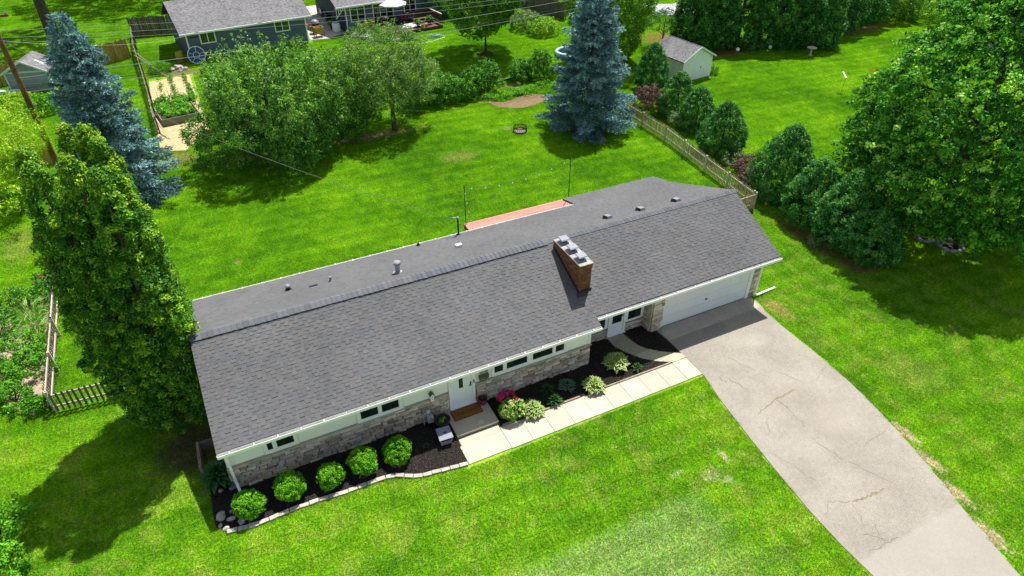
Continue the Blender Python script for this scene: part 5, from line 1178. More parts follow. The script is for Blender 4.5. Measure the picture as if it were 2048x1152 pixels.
# left of the picture
leafy_tree('locust_tree', 'airy yellow green locust tree beside the utility pole', 'tree', -9.9, 27.2, 6, 3.4, 2.5, 3.5, 620, 40, .15, .06, L['locust'], .15, 111, .42, .5, -.85, tone=(.2, .95))
leafy_tree('locust_tree', 'second lower yellow green locust crown over the shaded side lawn', 'tree', -11.2, 22.8, 5, 2.7, 1.7, 2.6, 260, 40, .15, .06, L['locust'], .12, 112, .42, .5, -.8, tone=(.2, .95))
bush('leafy_shrub', 'weedy bright shrub in front of the grey garden shed', 'shrub', -10.8, 43.6, 1.7, 1.0, L['locust'], 150, 113, .14, .08, .28)
bush('leafy_shrub', 'rough green growth between the shed and the blue spruce', 'shrub', -8.6, 42.8, 1.4, 1.0, L['veg'], 110, 114, .14, .08, .28)
bush('leafy_shrub', 'dark green weeds at the corner of the grey garden shed', 'shrub', -12.8, 45.4, 1.3, .9, L['shrub'], 110, 115, .14, .08, .28)
bush('leafy_shrub', 'loose bright green shrub reaching into the front lawn shade', 'shrub', -7.25, 1.6, .85, 1.1, L['veg'], 90, 116, .11, .06, .2)
bush('leafy_shrub', 'bright green shrub at the very corner of the front lawn', 'shrub', -7.1, -.1, .8, .95, L['veg'], 90, 117, .11, .06, .2)
for i, (x, y, r_, h, mm, lab) in enumerate(((-8.5, 13.2, 1.0, 1.1, 'shrub', 'dark green bush at the back of the flower garden'), (-7.4, 11.3, 1.1, .9, 'veg', 'bright bushy perennial in the middle of the flower garden'), (-6.8, 9.9, .85, .9, 'veg', 'rounded perennial against the railed fence'), (-8.0, 9.7, .8, .6, 'veg', 'low green perennial beside the garden soil'), (-7.4, 8.2, .75, .7, 'veg', 'green perennial mound near the fence corner'),
                                           (-6.45, 7.35, .42, .55, 'globe', 'small round clipped bush at the picket corner'), (-6.6, 15.2, .6, .9, 'shrub', 'leafy plant by the far end of the railed fence'), (-7.9, 15.3, .7, .8, 'shrub', 'leafy plant bordering the side lawn'))):
    bush('garden_perennial', lab, 'plant', x, y, r_, h, L[mm], int(75 * r_ + 20), 120 + i, .10, .055, .18, group='plants in the flower garden')
def strap_plant(label, x, y, n, ln):
    o = thing('daylily', label, 'plant', (x, y, 0), 0, 'daylilies by the railed fence'); a = rng.uniform(0, 6.28, n); el = rng.uniform(.45, 1.35, n); s = ln * rng.uniform(.6, 1.1, n)
    d = np.stack([np.cos(a) * np.cos(el), np.sin(a) * np.cos(el), np.sin(el)], 1); c = np.stack([.18 * np.cos(a), .18 * np.sin(a), 0 * a], 1); c += rng.normal(0, .08, c.shape) * [1, 1, 0]
    V, F = dir_quads(c, d, s, .035); p2 = c + d * s[:, None] * .8; d2 = d + np.array([0, 0, -.9]); V2, F2 = dir_quads(p2, d2, s * .45, .03)
    link('leaves', npmesh('leaves', np.concatenate([V, V2]), np.concatenate([F, F2 + len(V)]), L['daylily'], rng.random(2 * n)), o); return o
strap_plant('tall clump of strap leaved daylily in the flower garden', -7.15, 13.6, 190, 1.1); strap_plant('lower clump of strap leaved daylily nearer the picket corner', -6.9, 12.2, 140, .9)
pk_ = bush('peony', 'pink flowering plant at the far end of the railed fence', 'plant', -6.75, 16.3, .5, .8, L['shrub'], 40, 131, .1, .06, .18)
crown_obj('pink_flowers', clumps(np.array([[-.1, 0, .8], [.1, -.2, .75], [.2, .1, .8]]), np.tile([[0, 0, 1.]], (3, 1)), .09, 20, .07, .05, .8), L['pink'], pk_)
bg_ = leafy_tree('shade_tree', 'old tree with a thick grey trunk on the far side lawn', 'tree', -9.4, 65.2, 14, 6.5, 4.0, 9.6, 560, 34, .28, .18, L['cedar'], .52, 141, .6, .4, -.8)
leafy_tree('shade_tree', 'big tree whose crown shades the lawn behind the cedar fence', 'tree', 1.5, 81.5, 13, 8.5, 4.2, 8.4, 620, 34, .28, .18, L['cedar'], .45, 142, .6, .4, -.9)
leafy_tree('shade_tree', 'overhanging tree at the top edge behind the golden cedar fence', 'tree', -5.0, 80.5, 13, 7, 4.0, 7.2, 420, 34, .28, .18, L['cedar'], .4, 143, .6, .4, -.9)

# vegetable garden
for i, (x0, y0, x1, y1, lab, d) in enumerate(((-.35, 46.4, -.2, 40.7, 'sparse thin row of seedlings closest to the slat fence', 26), (.55, 46.5, .65, 40.9, 'middle row of leafy vegetables in the straw', 60), (1.55, 46.6, 1.95, 40.2, 'fullest row of vegetables at the lawn side of the straw', 90))):
    o = thing('vegetable_row', lab, 'plants', (x0, y0, .02), 0, 'rows of vegetables in straw'); t = rng.random(d); P = np.stack([(x1 - x0) * t, (y1 - y0) * t, rng.uniform(.05, .25, d)], 1); P[:, 0] += rng.normal(0, .10, d)
    crown_obj('leaves', clumps(P, np.tile([[0, 0, 1.]], (d, 1)), .13, 16, .10, .05, rng.uniform(.0, .6, d)), L['shrub'], o)
rb = thing('raised_planter', 'long olive raised planter box full of leafy greens', 'planter', (.6, 36.8, 0), R(8))
for a, b, c, d, nm in ((-1.35, 1.35, -1.35, -1.29, 'long_side'), (-1.35, 1.35, 1.29, 1.35, 'long_side'), (-1.35, -1.29, -1.289, 1.289, 'short_side'), (1.29, 1.35, -1.289, 1.289, 'short_side')): MB().box(a, b, c, d, 0, .55).build(nm, M['planter'], rb)
MB().box(-1.285, 1.285, -1.285, 1.285, .02, .46).build('soil', M['soil'], rb)
vg = thing('vegetable_bed', 'thick leafy greens growing in the olive planter box', 'plants', (.6, 36.8, .46), R(8))
P = np.c_[rng.uniform(-1.2, 1.0, 90), rng.uniform(-1.1, 1.2, 90), rng.uniform(.05, .25, 90)]; crown_obj('leaves', clumps(P, np.tile([[0, 0, 1.]], (90, 1)), .22, 26, .15, .10, rng.uniform(.1, .9, 90), up=.5), L['veg'], vg)
vb = thing('vegetable_bed', 'bank of dark leafy vegetables between planter and straw rows', 'plants', (.5, 39.2, .02), R(8))
P = np.c_[rng.uniform(-1.4, 1.5, 90), rng.uniform(-.6, .7, 90), rng.uniform(.15, .6, 90)]; crown_obj('leaves', clumps(P, np.tile([[0, 0, 1.]], (90, 1)), .26, 26, .17, .11, rng.uniform(.0, .6, 90), up=.5), L['veg'], vb)
for i, x in enumerate((-.55, .25, 1.0)): tag(MB().tube([(0, 0, 0), (0, 0, 1.1)], .014, 5).build('garden_stake', M['wiredark'], loc=(x, 40.3, 0)), ('thin dark garden stake by the slat fence side of the vegetables', 'thin dark garden stake in the middle of the vegetables', 'thin dark garden stake at the lawn side of the vegetables')[i], 'stake', 'garden stakes')
bush('fern', 'feathery fern clump at the top of the straw garden', 'plant', -.1, 48.4, .9, .8, L['veg'], 110, 151, .16, .03, .22)
bush('leafy_shrub', 'small bright shrub at the straw path below the apple tree', 'shrub', 2.3, 31.0, .8, .7, L['veg'], 70, 152, .12, .07, .2)

# ================================================================== NEIGHBOURING BUILDINGS AND YARDS
def shingled(name, root, O, ex, es, w, ln, courses, m=M['nshingle'], kind='stuff', parent=None):
    ex = Vector(ex); es = Vector(es); nn = ex.cross(es)
    q = tabs(tuple(O), tuple(ex), tuple(es), tuple(nn), ln, courses, lambda k, s: (0, w), th=(.008, .016)); o = link(name, tab_mesh(*q, name, m), parent or root, kind=kind); return o
def lap_siding(root, x0, x1, z0, z1, y, h=.18, m=M['nsiding'], name='siding_board'):
    n = int((z1 - z0) / h)
    for k in range(n):
        a = z0 + k * h; MB().mesh([(x0, y, a), (x1, y, a), (x1, y - .03, a), (x0, y - .03, a), (x0, y, a + h), (x1, y, a + h), (x1, y - .008, a + h), (x0, y - .008, a + h)], [(0, 1, 2, 3), (3, 2, 6, 7), (0, 3, 7, 4), (1, 5, 6, 2)]).build(name, m, root)
def nwindow(root, x0, x1, z0, z1, y, mull=1, name='window'):
    f = MB(); w = .10; f.box(x0, x1, y - .06, y, z0, z0 + w); f.box(x0, x1, y - .06, y, z1 - w, z1); f.box(x0, x0 + w, y - .06, y, z0 + w, z1 - w); f.box(x1 - w, x1, y - .06, y, z0 + w, z1 - w)
    o = f.build(name, M['white'], root); xs = [x0 + w + (x1 - x0 - 2 * w) * k / (mull + 1) for k in range(mull + 2)]
    for k in range(1, mull + 1): MB().box(xs[k] - .035, xs[k] + .035, y - .05, y - .005, z0 + w, z1 - w).build('mullion', M['white'], o)
    for k in range(mull + 1): MB().box(xs[k] + .03, xs[k + 1] - .03, y - .035, y - .02, z0 + w, z1 - w).build('pane', M['glass'], o)
    return o
ga = math.atan2(1.45, 11.05)
ng = thing('garage', 'slate blue garage with pale shingle roof and two small windows', 'garage', (2.65, 50.15, 0), ga)
W = 11.1
MB().box(0, W, .035, 7.5, 0, 2.75).build('wall', M['nwall'], ng); yz_prism([(.035, 2.75), (7.5, 2.75), (3.75, 4.3)], .01, W - .01).build('gable', M['nwall'], ng)
lap_siding(ng, .12, W - .12, .12, 2.7, .033)
for a, b in ((0, .119), (W - .119, W)): MB().box(a, b, -.01, .034, 0, 2.7).build('corner_trim', M['white'], ng)
es_ = Vector((0, .91, .41)).normalized(); ov = .45
zr0 = 2.66; Ln = (3.75 + ov) / es_.y; zr1 = zr0 + Ln * es_.z
ro = yz_prism([(-ov, zr0), (3.75, zr1), (7.5 + ov, zr0), (7.5 + ov, zr0 - .12), (3.75, zr1 - .12), (-ov, zr0 - .12)], -.5, W + .5).build('roof', M['under'], ng)
shingled('shingles', ng, (-.5, -ov, zr0), (1, 0, 0), es_, W + 1.0, Ln, 30, parent=ro)
MB().box(-.52, W + .52, -ov - .10, -ov, zr0 - .16, zr0 - .015).build('gutter', M['white'], ng); MB().box(-.5, W + .5, -ov, .03, zr0 - .17, zr0 - .15).build('soffit', M['white'], ng)
nwindow(ng, 1.15, 2.55, 1.45, 2.45, .0); nwindow(ng, 8.0, 9.45, 1.45, 2.45, .0)
MB().beam((.05, -.06, 0), (.05, -.06, 2.5), .09, .07).build('downspout', M['white'], ng)
MB().box(.3, 1.1, -.012, .0, 2.1, 2.2).build('lamp', M['black'], ng)

nh = thing('blue_house', 'slate blue house with white windows, patio door and low brown deck', 'house', (17.95, 53.3, 0), ga)
W = 14.0
MB().box(0, W, .035, 9, 0, 2.75).build('wall', M['nwall'], nh); yz_prism([(.035, 2.75), (9, 2.75), (4.5, 4.6)], .01, W - .01).build('gable', M['nwall'], nh)
lap_siding(nh, .12, W - .12, .12, 2.7, .033)
for a, b in ((0, .119), (W - .119, W)): MB().box(a, b, -.01, .034, 0, 2.7).build('corner_trim', M['white'], nh)
zr1 = 2.7 + (4.5 + .5) * .41 / .91
ro = yz_prism([(-.5, 2.7), (4.5, zr1), (9.5, 2.7), (9.5, 2.58), (4.5, zr1 - .12), (-.5, 2.58)], -1.1, W + .5).build('roof', M['under'], nh)
shingled('shingles', nh, (-1.1, -.5, 2.7), (1, 0, 0), es_, W + 1.6, 5.0 / .91 * .998, 34, parent=ro)
MB().box(-1.12, W + .52, -.6, -.5, 2.54, 2.69).build('gutter', M['white'], nh); MB().box(-1.1, W + .5, -.5, .03, 2.53, 2.55).build('soffit', M['white'], nh)
nwindow(nh, .50, 2.15, .95, 2.45, .0); nwindow(nh, 3.0, 5.35, .32, 2.45, .0, 2, 'patio_door'); nwindow(nh, 6.55, 8.0, 1.0, 2.45, .0)
mb = MB()
for k in range(4): mb.beam((-.9 + .25 * k, .0, 1.55 + .25 * k), (-.9 + .25 * k, .0, 2.55), .05, .05)
mb.beam((-1.0, 0, 1.5), (0, 0, 2.5), .07, .07); mb.build('eave_bracket', M['white'], nh)
nd = thing('brown_deck', 'low dark brown deck with bench behind the slate blue house', 'deck', (21.0, 52.0, 0), ga)
for k in range(22): MB().box(-.4, 6.3, -2.2 + k * .145, -2.2 + k * .145 + .138, .30, .33).build('deck_board', M['darkdeck'], nd)
MB().box(-.38, 6.28, -2.18, .98, .05, .299).build('frame', M['darkdeck'], nd)
mb = MB(); mb.box(3.9, 6.3, -.2, .2, .70, .76); mb.box(5.9, 6.3, -1.9, -.205, .70, .76); mb.build('bench_seat', M['darkdeck'], nd)
mb = MB(); mb.box(6.25, 6.32, -1.95, .95, .77, 1.35); mb.box(3.9, 6.24, .86, .95, .34, 1.35); mb.build('bench_back', M['darkdeck'], nd)
MB().box(6.22, 6.36, -1.98, .98, 1.351, 1.40).build('rail_cap', M['fencepale'], nd)
pu = thing('patio_umbrella', 'open cream octagonal parasol over the brown deck table', 'parasol', (23.0, 53.2, .33))
MB().tube([(0, 0, 0), (0, 0, 2.6)], .025, 8).build('pole', M['white'], pu)
for k in range(8):
    a, b = 2 * math.pi * k / 8, 2 * math.pi * (k + 1) / 8; c = lambda t: (1.5 * math.cos(t), 1.5 * math.sin(t), 2.05)
    q = [c(a), c(b), (0, 0, 2.62)]; mb = MB(); mb.mesh(q + [(x * .99, y * .99, z - .012) for x, y, z in q] + [(q[0][0], q[0][1], 1.95), (q[1][0], q[1][1], 1.95)], [(0, 1, 2), (5, 4, 3), (0, 6, 7, 1)]); mb.build('canopy_panel', M['umbrella'], pu)
    MB().tube([(0, 0, 2.58), (1.48 * math.cos(a), 1.48 * math.sin(a), 2.03)], .012, 4).build('rib', M['white'], pu)
MB().lathe([(.05, 2.6), (.05, 2.66), (0, 2.7)], 8).build('finial', M['white'], pu)
MB().lathe([(.3, 0), (.3, .05), (.05, .1)], 12).build('base', M['black'], pu)
ta = thing('patio_table', 'dark oval patio table under the cream parasol', 'table', (23.0, 53.2, .33)); MB().lathe([(.0, .70), (.75, .70), (.75, .73), (0.03, .73)], 20).build('tabletop', M['black'], ta)
for a in (.8, 2.4, 3.9, 5.5): MB().tube([(.55 * math.cos(a), .55 * math.sin(a), 0), (.5 * math.cos(a), .5 * math.sin(a), .69)], .025, 6).build('leg', M['black'], ta)
def simple_chair(label, x, y, z, rz, m, group=None):
    c = thing('garden_chair', label, 'chair', (x, y, z), rz, group); MB().box(-.25, .25, -.25, .25, .40, .45).build('seat', m, c); MB().beam((0, .25, .46), (0, .34, .92), .5, .04).build('backrest', m, c)
    for a in (-.22, .22):
        for b in (-.22, .22): MB().box(a - .02, a + .02, b - .02, b + .02, 0, .399).build('leg', M['black'], c)
    return c
simple_chair('red cushioned chair at the dark table on the brown deck', 24.0, 53.5, .33, R(-70), M['red']); simple_chair('red cushioned chair at the house end of the dark table', 21.9, 52.9, .33, R(95), M['red']); simple_chair('grey cushioned chair on the pale deck rug', 24.9, 53.4, .33, R(-60), M['bluegrey'])
tag(MB().box(-1.1, 1.1, -.7, .7, 0, .012).build('outdoor_rug', M['rug'], loc=(24.2, 51.9, .335), rot=(0, 0, ga)), 'pale grey rug spread on the brown deck', 'rug')
def pot(label, x, y, z, r_, h, m, plant=None, n=14, pr=.2, name='planter_pot', group='pots around the deck'):
    o = thing(name, label, 'pot', (x, y, z), 0, group); MB().lathe([(0, 0), (r_ * .75, 0), (r_, h), (r_ * .9, h), (r_ * .85, h * .9), (0, h * .9)], 14).build('pot_body', m, o)
    if plant:
        P = sphere_dirs(n, .1) * pr + [0, 0, h]; crown_obj('leaves', clumps(P, sphere_dirs(n, .1), .16, 18, .15, .08, rng.uniform(.2, .9, n), up=.4), plant, o)
    return o
pot('yellow pot on the edge of the brown deck', 25.2, 50.6, .33, .17, .34, M['yellow']); pot('orange pot on the edge of the brown deck', 25.7, 50.75, .33, .17, .34, M['orange']); pot('dark bushy pot plant beside the pale rug', 24.9, 51.1, .33, .22, .35, M['black'], L['cedar'], 26, .38)
pot('blue tub of herbs on the deck steps', 21.2, 50.6, .05, .3, .45, M['bluebin'], L['lime'], 22, .4); pot('pale tub of flowers by the deck steps', 20.7, 51.6, .05, .26, .4, M['bluebin'], L['veg'], 20, .4)
pot('black tub of dark leaves on the far deck corner', 26.3, 51.6, .33, .26, .4, M['black'], L['cedar'], 22, .4)
wp = thing('raised_planter', 'wooden planter on tall legs against the blue house wall', 'planter', (20.1, 52.6, 0), ga); MB().box(-.5, .5, -.3, .3, .75, 1.05).build('trough', M['cedar'], wp)
for a in (-.45, .45):
    for b in (-.25, .25): MB().box(a - .04, a + .04, b - .04, b + .04, 0, .749).build('leg', M['fence'], wp)
P = np.c_[rng.uniform(-.4, .4, 16), rng.uniform(-.2, .2, 16), np.full(16, 1.1)]; crown_obj('leaves', clumps(P, np.tile([[0, 0, 1.]], (16, 1)), .16, 18, .14, .07, .6, up=.4), L['lime'], wp)
strap_plant('bright strap leaved clump at the corner of the blue house', 18.9, 52.3, 120, .8)
bush('leafy_shrub', 'flowery green bed plants below the brown deck', 'plants', 20.6, 49.4, 1.2, .7, L['veg'], 100, 161, .13, .07, .22); bush('leafy_shrub', 'grey green bed plants at the lawn edge of the rocks', 'plants', 22.6, 48.6, .9, .6, L['apple2'], 70, 162, .13, .07, .22)
for i, (x, y, s_, lab) in enumerate(((18.2, 51.5, .5, 'pale rock at the garden bed by the patio'), (19.1, 50.3, .6, 'large white rock at the lawn corner by the bed'), (19.6, 49.4, .42, 'small white rock in front of the bed plants'), (21.7, 48.3, .45, 'flat pale rock below the deck garden'), (18.7, 51.0, .35, 'brownish rock between two pale rocks'))):
    tag(MB().blob((0, 0, 0), s_, s_ * .7, s_ * .55, 9, 6, .25).build('garden_rock', M['rock'], loc=(x, y, s_ * .25)), lab, 'rock', 'rocks edging the deck garden')
wb = thing('rain_barrel', 'white plastic barrel standing at the corner of the blue house', 'barrel', (17.0, 54.0, .03)); MB().lathe([(0, 0), (.36, 0), (.43, .2), (.43, .7), (.34, .92), (.30, .92), (.28, .88), (0, .88)], 16).build('barrel_body', M['white'], wb, True); MB().lathe([(.31, .925), (.33, .95), (.2, .97), (0, .97)], 14).build('lid', M['rug'], wb)
pot('dark potted bush in the shade beside the white barrel', 16.9, 55.3, .03, .3, .4, M['black'], L['cedar'], 24, .45)
gr = thing('barbecue_grill', 'grey kettle barbecue on a wooden cart at the patio edge', 'barbecue', (15.0, 54.6, .03), ga)
MB().lathe([(0, .65), (.3, .72), (.42, .95), (.42, 1.0)], 16).build('bowl', M['black'], gr, True); MB().lathe([(.43, 1.0), (.38, 1.18), (.2, 1.3), (0, 1.33)], 16).build('lid', M['metal'], gr, True); MB().box(-.5, .5, -.35, .35, .58, .64).build('shelf', M['cedar'], gr)
for a in (-.45, .45):
    for b in (-.3, .3): MB().box(a - .03, a + .03, b - .03, b + .03, 0, .579).build('leg', M['black'], gr)
pc = thing('storage_crate', 'tall open wooden crate with white bags beside the garage corner', 'crate', (15.0, 53.2, .03), ga)
for a, b, c, d in ((-.45, .45, -.36, -.32), (-.45, .45, .32, .36), (-.45, -.41, -.319, .319), (.41, .45, -.319, .319)): MB().box(a, b, c, d, .35, .95).build('panel', M['cedar'], pc)
for a in (-.42, .42):
    for b in (-.33, .33): MB().box(a - .03, a + .03, b - .03, b + .03, 0, .35).build('leg', M['black'], pc)
MB().box(-.38, .38, -.3, .3, .36, .42).build('base_board', M['white'], pc)
simple_chair('bright red folding chair on the patio along the garage wall', 14.6, 56.5, .03, R(80), M['red'], None); simple_chair('white slatted chair on the patio behind the red one', 14.5, 58.5, .03, R(80), M['white'])
tb2 = thing('patio_stand', 'brown outdoor side table at the far end of the patio', 'table', (14.7, 60.5, .03)); MB().box(-.5, .5, -.4, .4, .6, .66).build('tabletop', M['cedar'], tb2)
for a in (-.42, .42):
    for b in (-.32, .32): MB().box(a - .03, a + .03, b - .03, b + .03, 0, .6).build('leg', M['cedar'], tb2)
for x, y, lab, m in ((17.2, 58.0, 'dark bicycle like trolley under the house eave', 'black'), (17.2, 60.6, 'dark blue covered bin further along the house wall', 'dishblue')):
    o = thing('patio_cart', lab, 'cart', (x, y, .03)); MB().box(-.35, .35, -.5, .5, .35, .9).build('tub', M[m], o)
    for a in (-.3, .3): MB().tube([(a - .04, .3, .2), (a + .04, .3, .2)], .2, 12).build('wheel', M['black'], o); MB().box(a - .03, a + .03, -.45, -.39, 0, .349).build('leg', M['black'], o)
    MB().tube([(-.3, -.5, .88), (-.3, -.85, 1.0), (.3, -.85, 1.0), (.3, -.5, .88)], .02, 6).build('handle', M['metal'], o)

ds = thing('round_saucer', 'round blue dish with white rim and spokes leaning on the garage corner', 'dish', (3.15, 49.75, 0), R(-12)); ds.scale = (1.22, 1.22, 1.22)
tl_ = Matrix.Rotation(R(68), 4, 'X'); Tm = lambda p: tuple(tl_ @ Vector(p) + Vector((0, 0, .60)))
mb = MB(); n = 26; prof = [(0, -.20), (.25, -.16), (.45, -.08), (.60, 0)]
for (a, z), (b, z2) in zip(prof[:-1], prof[1:]):
    for k in range(n):
        t0, t1 = 2 * math.pi * k / n, 2 * math.pi * (k + 1) / n; mb.poly([Tm((a * math.cos(t0), a * math.sin(t0), z)), Tm((b * math.cos(t0), b * math.sin(t0), z2)), Tm((b * math.cos(t1), b * math.sin(t1), z2)), Tm((a * math.cos(t1), a * math.sin(t1), z))])
mb.build('dish_panel', M['dishblue'], ds)
MB().tube([Tm((.61 * math.cos(2 * math.pi * k / n), .61 * math.sin(2 * math.pi * k / n), .01)) for k in range(n + 1)], .028, 6).build('rim', M['white'], ds)
MB().tube([Tm((.22 * math.cos(2 * math.pi * k / n), .22 * math.sin(2 * math.pi * k / n), .0)) for k in range(n + 1)], .018, 5).build('inner_ring', M['white'], ds)
for k in range(5): a = k * 1.257 + .3; MB().tube([Tm((.22 * math.cos(a), .22 * math.sin(a), 0)), Tm((.6 * math.cos(a), .6 * math.sin(a), .01))], .016, 5).build('spoke', M['white'], ds)
yb = thing('yellow_barrel', 'mustard yellow barrel in the shade of the garage eave', 'barrel', (1.75, 50.6, 0)); MB().lathe([(0, 0), (.30, 0), (.36, .2), (.36, .8), (.30, 1.0), (.27, 1.0), (.26, .95), (0, .95)], 16).build('barrel_body', M['yellow'], yb, True); MB().lathe([(.365, .30), (.375, .33), (.365, .36)], 16).build('hoop', M['rust'], yb)
for i, (x, y, s_, lab) in enumerate(((1.35, 48.7, .42, 'large grey field stone on the heap above the straw'), (1.9, 48.3, .3, 'pale field stone beside the large one'), (.8, 48.5, .28, 'tan field stone at the fern end of the heap'), (1.45, 48.0, .24, 'small field stone at the foot of the heap'))):
    tag(MB().blob((0, 0, 0), s_, s_ * .8, s_ * .6, 9, 6, .25).build('field_stone', M['rock'], loc=(x, y, s_ * .3)), lab, 'rock', 'field stones above the straw garden')

def shed(label, loc, rz, W, D, he, ha, mw, ms, boards_m, roof_over=.2, front_boards=True):
    s = thing('garden_shed', label, 'shed', loc, rz)
    MB().mesh([(0, 0, 0), (W, 0, 0), (W, D, 0), (0, D, 0), (0, 0, he), (W, 0, he), (W, D, he), (0, D, he), (W / 2, 0, ha), (W / 2, D, ha)], [(0, 1, 5, 8, 4), (3, 7, 9, 6, 2), (0, 4, 7, 3), (1, 2, 6, 5)]).build('wall', mw, s)
    sl_ = (ha - he) / (W / 2)
    for sg in (0, 1):
        x0 = -roof_over if sg == 0 else W + roof_over; ze = he - sl_ * roof_over; a = Vector((x0, -roof_over, ze + .05)); r0 = Vector((W / 2, -roof_over, ha + .05))
        mb = MB(); L2 = D + 2 * roof_over; p = [a, r0, r0 + Vector((0, L2, 0)), a + Vector((0, L2, 0))]; mb.mesh(p + [q - Vector((0, 0, .07)) for q in p], [(0, 1, 2, 3), (7, 6, 5, 4), (0, 4, 5, 1), (1, 5, 6, 2), (2, 6, 7, 3), (3, 7, 4, 0)]); o = mb.build('roof', M['under'], s)
        d = (r0 - a); ln = d.length; d.normalize()
        if sg == 0: shingled('shingles', s, a + Vector((0, L2, 0)), (0, -1, 0), d, L2, ln, max(6, int(ln / .15)), parent=o)
        else: shingled('shingles', s, a, (0, 1, 0), d, L2, ln, max(6, int(ln / .15)), parent=o)
    return s
ws = shed('small white shed with a grey shingle gable roof on the lawn edge', (39.7, 26.15, 0), R(6), 3.4, 3.8, 1.85, 2.75, M['shedside'], None, None)
for k in range(12):
    x0 = .003 + 3.394 * k / 12; zt = 1.85 + .9 * (1 - abs((x0 + .14) / 1.7 - 1)) - .06; MB().box(x0, x0 + .278, -.026, -.003, .02, zt).build('board', M['shedwhite'], ws)
for k in range(13): y0 = .003 + 3.79 * k / 13; MB().box(-.022, -.003, y0, y0 + .286, .02, 1.82).build('board', M['shedside'], ws)
mb = MB(); mb.beam((-.2, -.22, 1.76), (1.7, -.22, 2.77), .03, .12); mb.beam((3.6, -.22, 1.76), (1.7, -.22, 2.77), .03, .12); mb.build('barge_board', M['white'], ws)
MB().box(2.05, 2.13, -.05, -.027, .95, 1.07).build('latch', M['black'], ws)
gs = shed('grey garden shed with pale trim in front of the cedar fence', (-11.35, 48.3, 0), R(-13), 3.15, 2.6, 1.62, 2.45, M['shedgrey'], None, None)
mb = MB(); mb.beam((-.2, -.22, 1.53), (1.575, -.22, 2.48), .03, .13); mb.beam((3.35, -.22, 1.53), (1.575, -.22, 2.48), .03, .13); mb.build('barge_board', M['shedtrim'], gs)
MB().box(.08, 3.07, -.03, -.004, 1.55, 1.68).build('trim', M['shedtrim'], gs)
for a in (0, 3.05): MB().box(a, a + .1, -.04, -.004, 0, 1.549).build('trim', M['shedtrim'], gs)
for y in (0, .9, 1.8): MB().box(3.154, 3.18, y, y + .8, .05, 1.58).build('side_panel', M['shedtrim'], gs)
for y in (.12, 1.02, 1.92): MB().box(.2, 2.95, -.012, -.004, .2 + .45 * (y > 1) + .4 * (y > 1.5), .22 + .45 * (y > 1) + .4 * (y > 1.5)).build('door_batten', M['shedtrim'], gs)
mb = MB(); mb.mesh([(2.15, .9, 2.18), (2.75, .9, 1.86), (2.75, 1.2, 1.86), (2.15, 1.2, 2.18), (2.2, .95, 2.26), (2.7, .95, 1.95), (2.7, 1.15, 1.95), (2.2, 1.15, 2.26)], [(4, 5, 6, 7), (0, 1, 5, 4), (1, 2, 6, 5), (2, 3, 7, 6), (3, 0, 4, 7)]); mb.build('roof_light', M['white'], gs)
tag(MB().box(-.9, .9, -.12, .12, 0, .22).build('white_board', M['shedtrim'], loc=(-11.2, 47.6, .25), rot=(R(10), R(6), R(5))), 'pale plank leaning at the foot of the grey shed', 'board')

bb = thing('bird_bath', 'pale stone bird bath at the hedge edge of the far lawn', 'bird bath', (55.4, 26.8, 0)); MB().lathe([(0, 0), (.22, 0), (.18, .06), (.09, .12), (.08, .55), (.14, .62)], 14).build('pedestal', M['concretepale'], bb, True); MB().lathe([(.10, .62), (.42, .70), (.45, .76), (.40, .76), (.28, .70), (0, .69)], 18).build('basin', M['concretepale'], bb, True)
he = thing('garden_ornament', 'white bird shaped garden ornament on a thin stake in the lawn', 'ornament', (50.1, 18.4, 0), R(30)); MB().tube([(0, 0, 0), (.15, 0, 1.2)], .014, 5).build('stake', M['wiredark'], he)
mb = MB(); mb.blob((.2, 0, 1.25), .20, .06, .07, 8, 5, 0); mb.mesh([(.1, .03, 1.27), (.35, .03, 1.28), (.62, .34, 1.55), (.40, .42, 1.58), (.1, .03, 1.25), (.35, .03, 1.26), (.62, .34, 1.53), (.40, .42, 1.56)], [(0, 1, 2, 3), (7, 6, 5, 4), (0, 4, 5, 1), (1, 5, 6, 2), (2, 6, 7, 3), (3, 7, 4, 0)]); mb.build('bird', M['white'], he)
rf_ = thing('flower_clump', 'clump of orange red flowers in the lawn beside the maple', 'flowers', (55.2, 19.4, 0)); P = np.c_[rng.normal(0, .35, 14), rng.normal(0, .2, 14), rng.uniform(.45, .8, 14)]; crown_obj('blossoms', clumps(P, np.tile([[0, 0, 1.]], (14, 1)), .16, 16, .12, .09, rng.uniform(.1, .9, 14)), L['redf'], rf_); crown_obj('leaves', clumps(P - [0, 0, .35], np.tile([[0, 0, 1.]], (14, 1)), .2, 16, .15, .05, .4), L['veg'], rf_)
for i, (x, y, c, lab) in enumerate(((51.9, 28.6, 'ltblue', 'light blue garden globe on a stick under the hedge'), (48.7, 29.4, 'white', 'small white garden globe on a stick beside the shed'))):
    o = thing('garden_globe', lab, 'ornament', (x, y, 0)); MB().tube([(0, 0, 0), (0, 0, .6)], .02, 5).build('stick', M['wiredark'], o); MB().blob((0, 0, .75), .17, .17, .17, 12, 8, 0).build('globe', M[c], o, True)
for x, y, lab in ((36.5, .5, 'ring of whitewashed stones with soil under the maple, deeper in shade'), (36.9, -.75, 'second ring of whitewashed stones under the low maple branches')):
    o = thing('planting_ring', lab, 'planter', (x, y, 0), 0, 'whitewashed planting rings under the maple')
    for k in range(11):
        a = 2 * math.pi * k / 11; MB().blob((0, 0, 0), .20, .11, .12, 8, 5, .12).build('stone', M['tyre'], o, loc=(.62 * math.cos(a), .62 * math.sin(a), .08), rot=(0, 0, a + math.pi / 2))
    MB().lathe([(.52, .02), (.3, .07), (0, .08)], 14).build('soil', M['soil'], o)
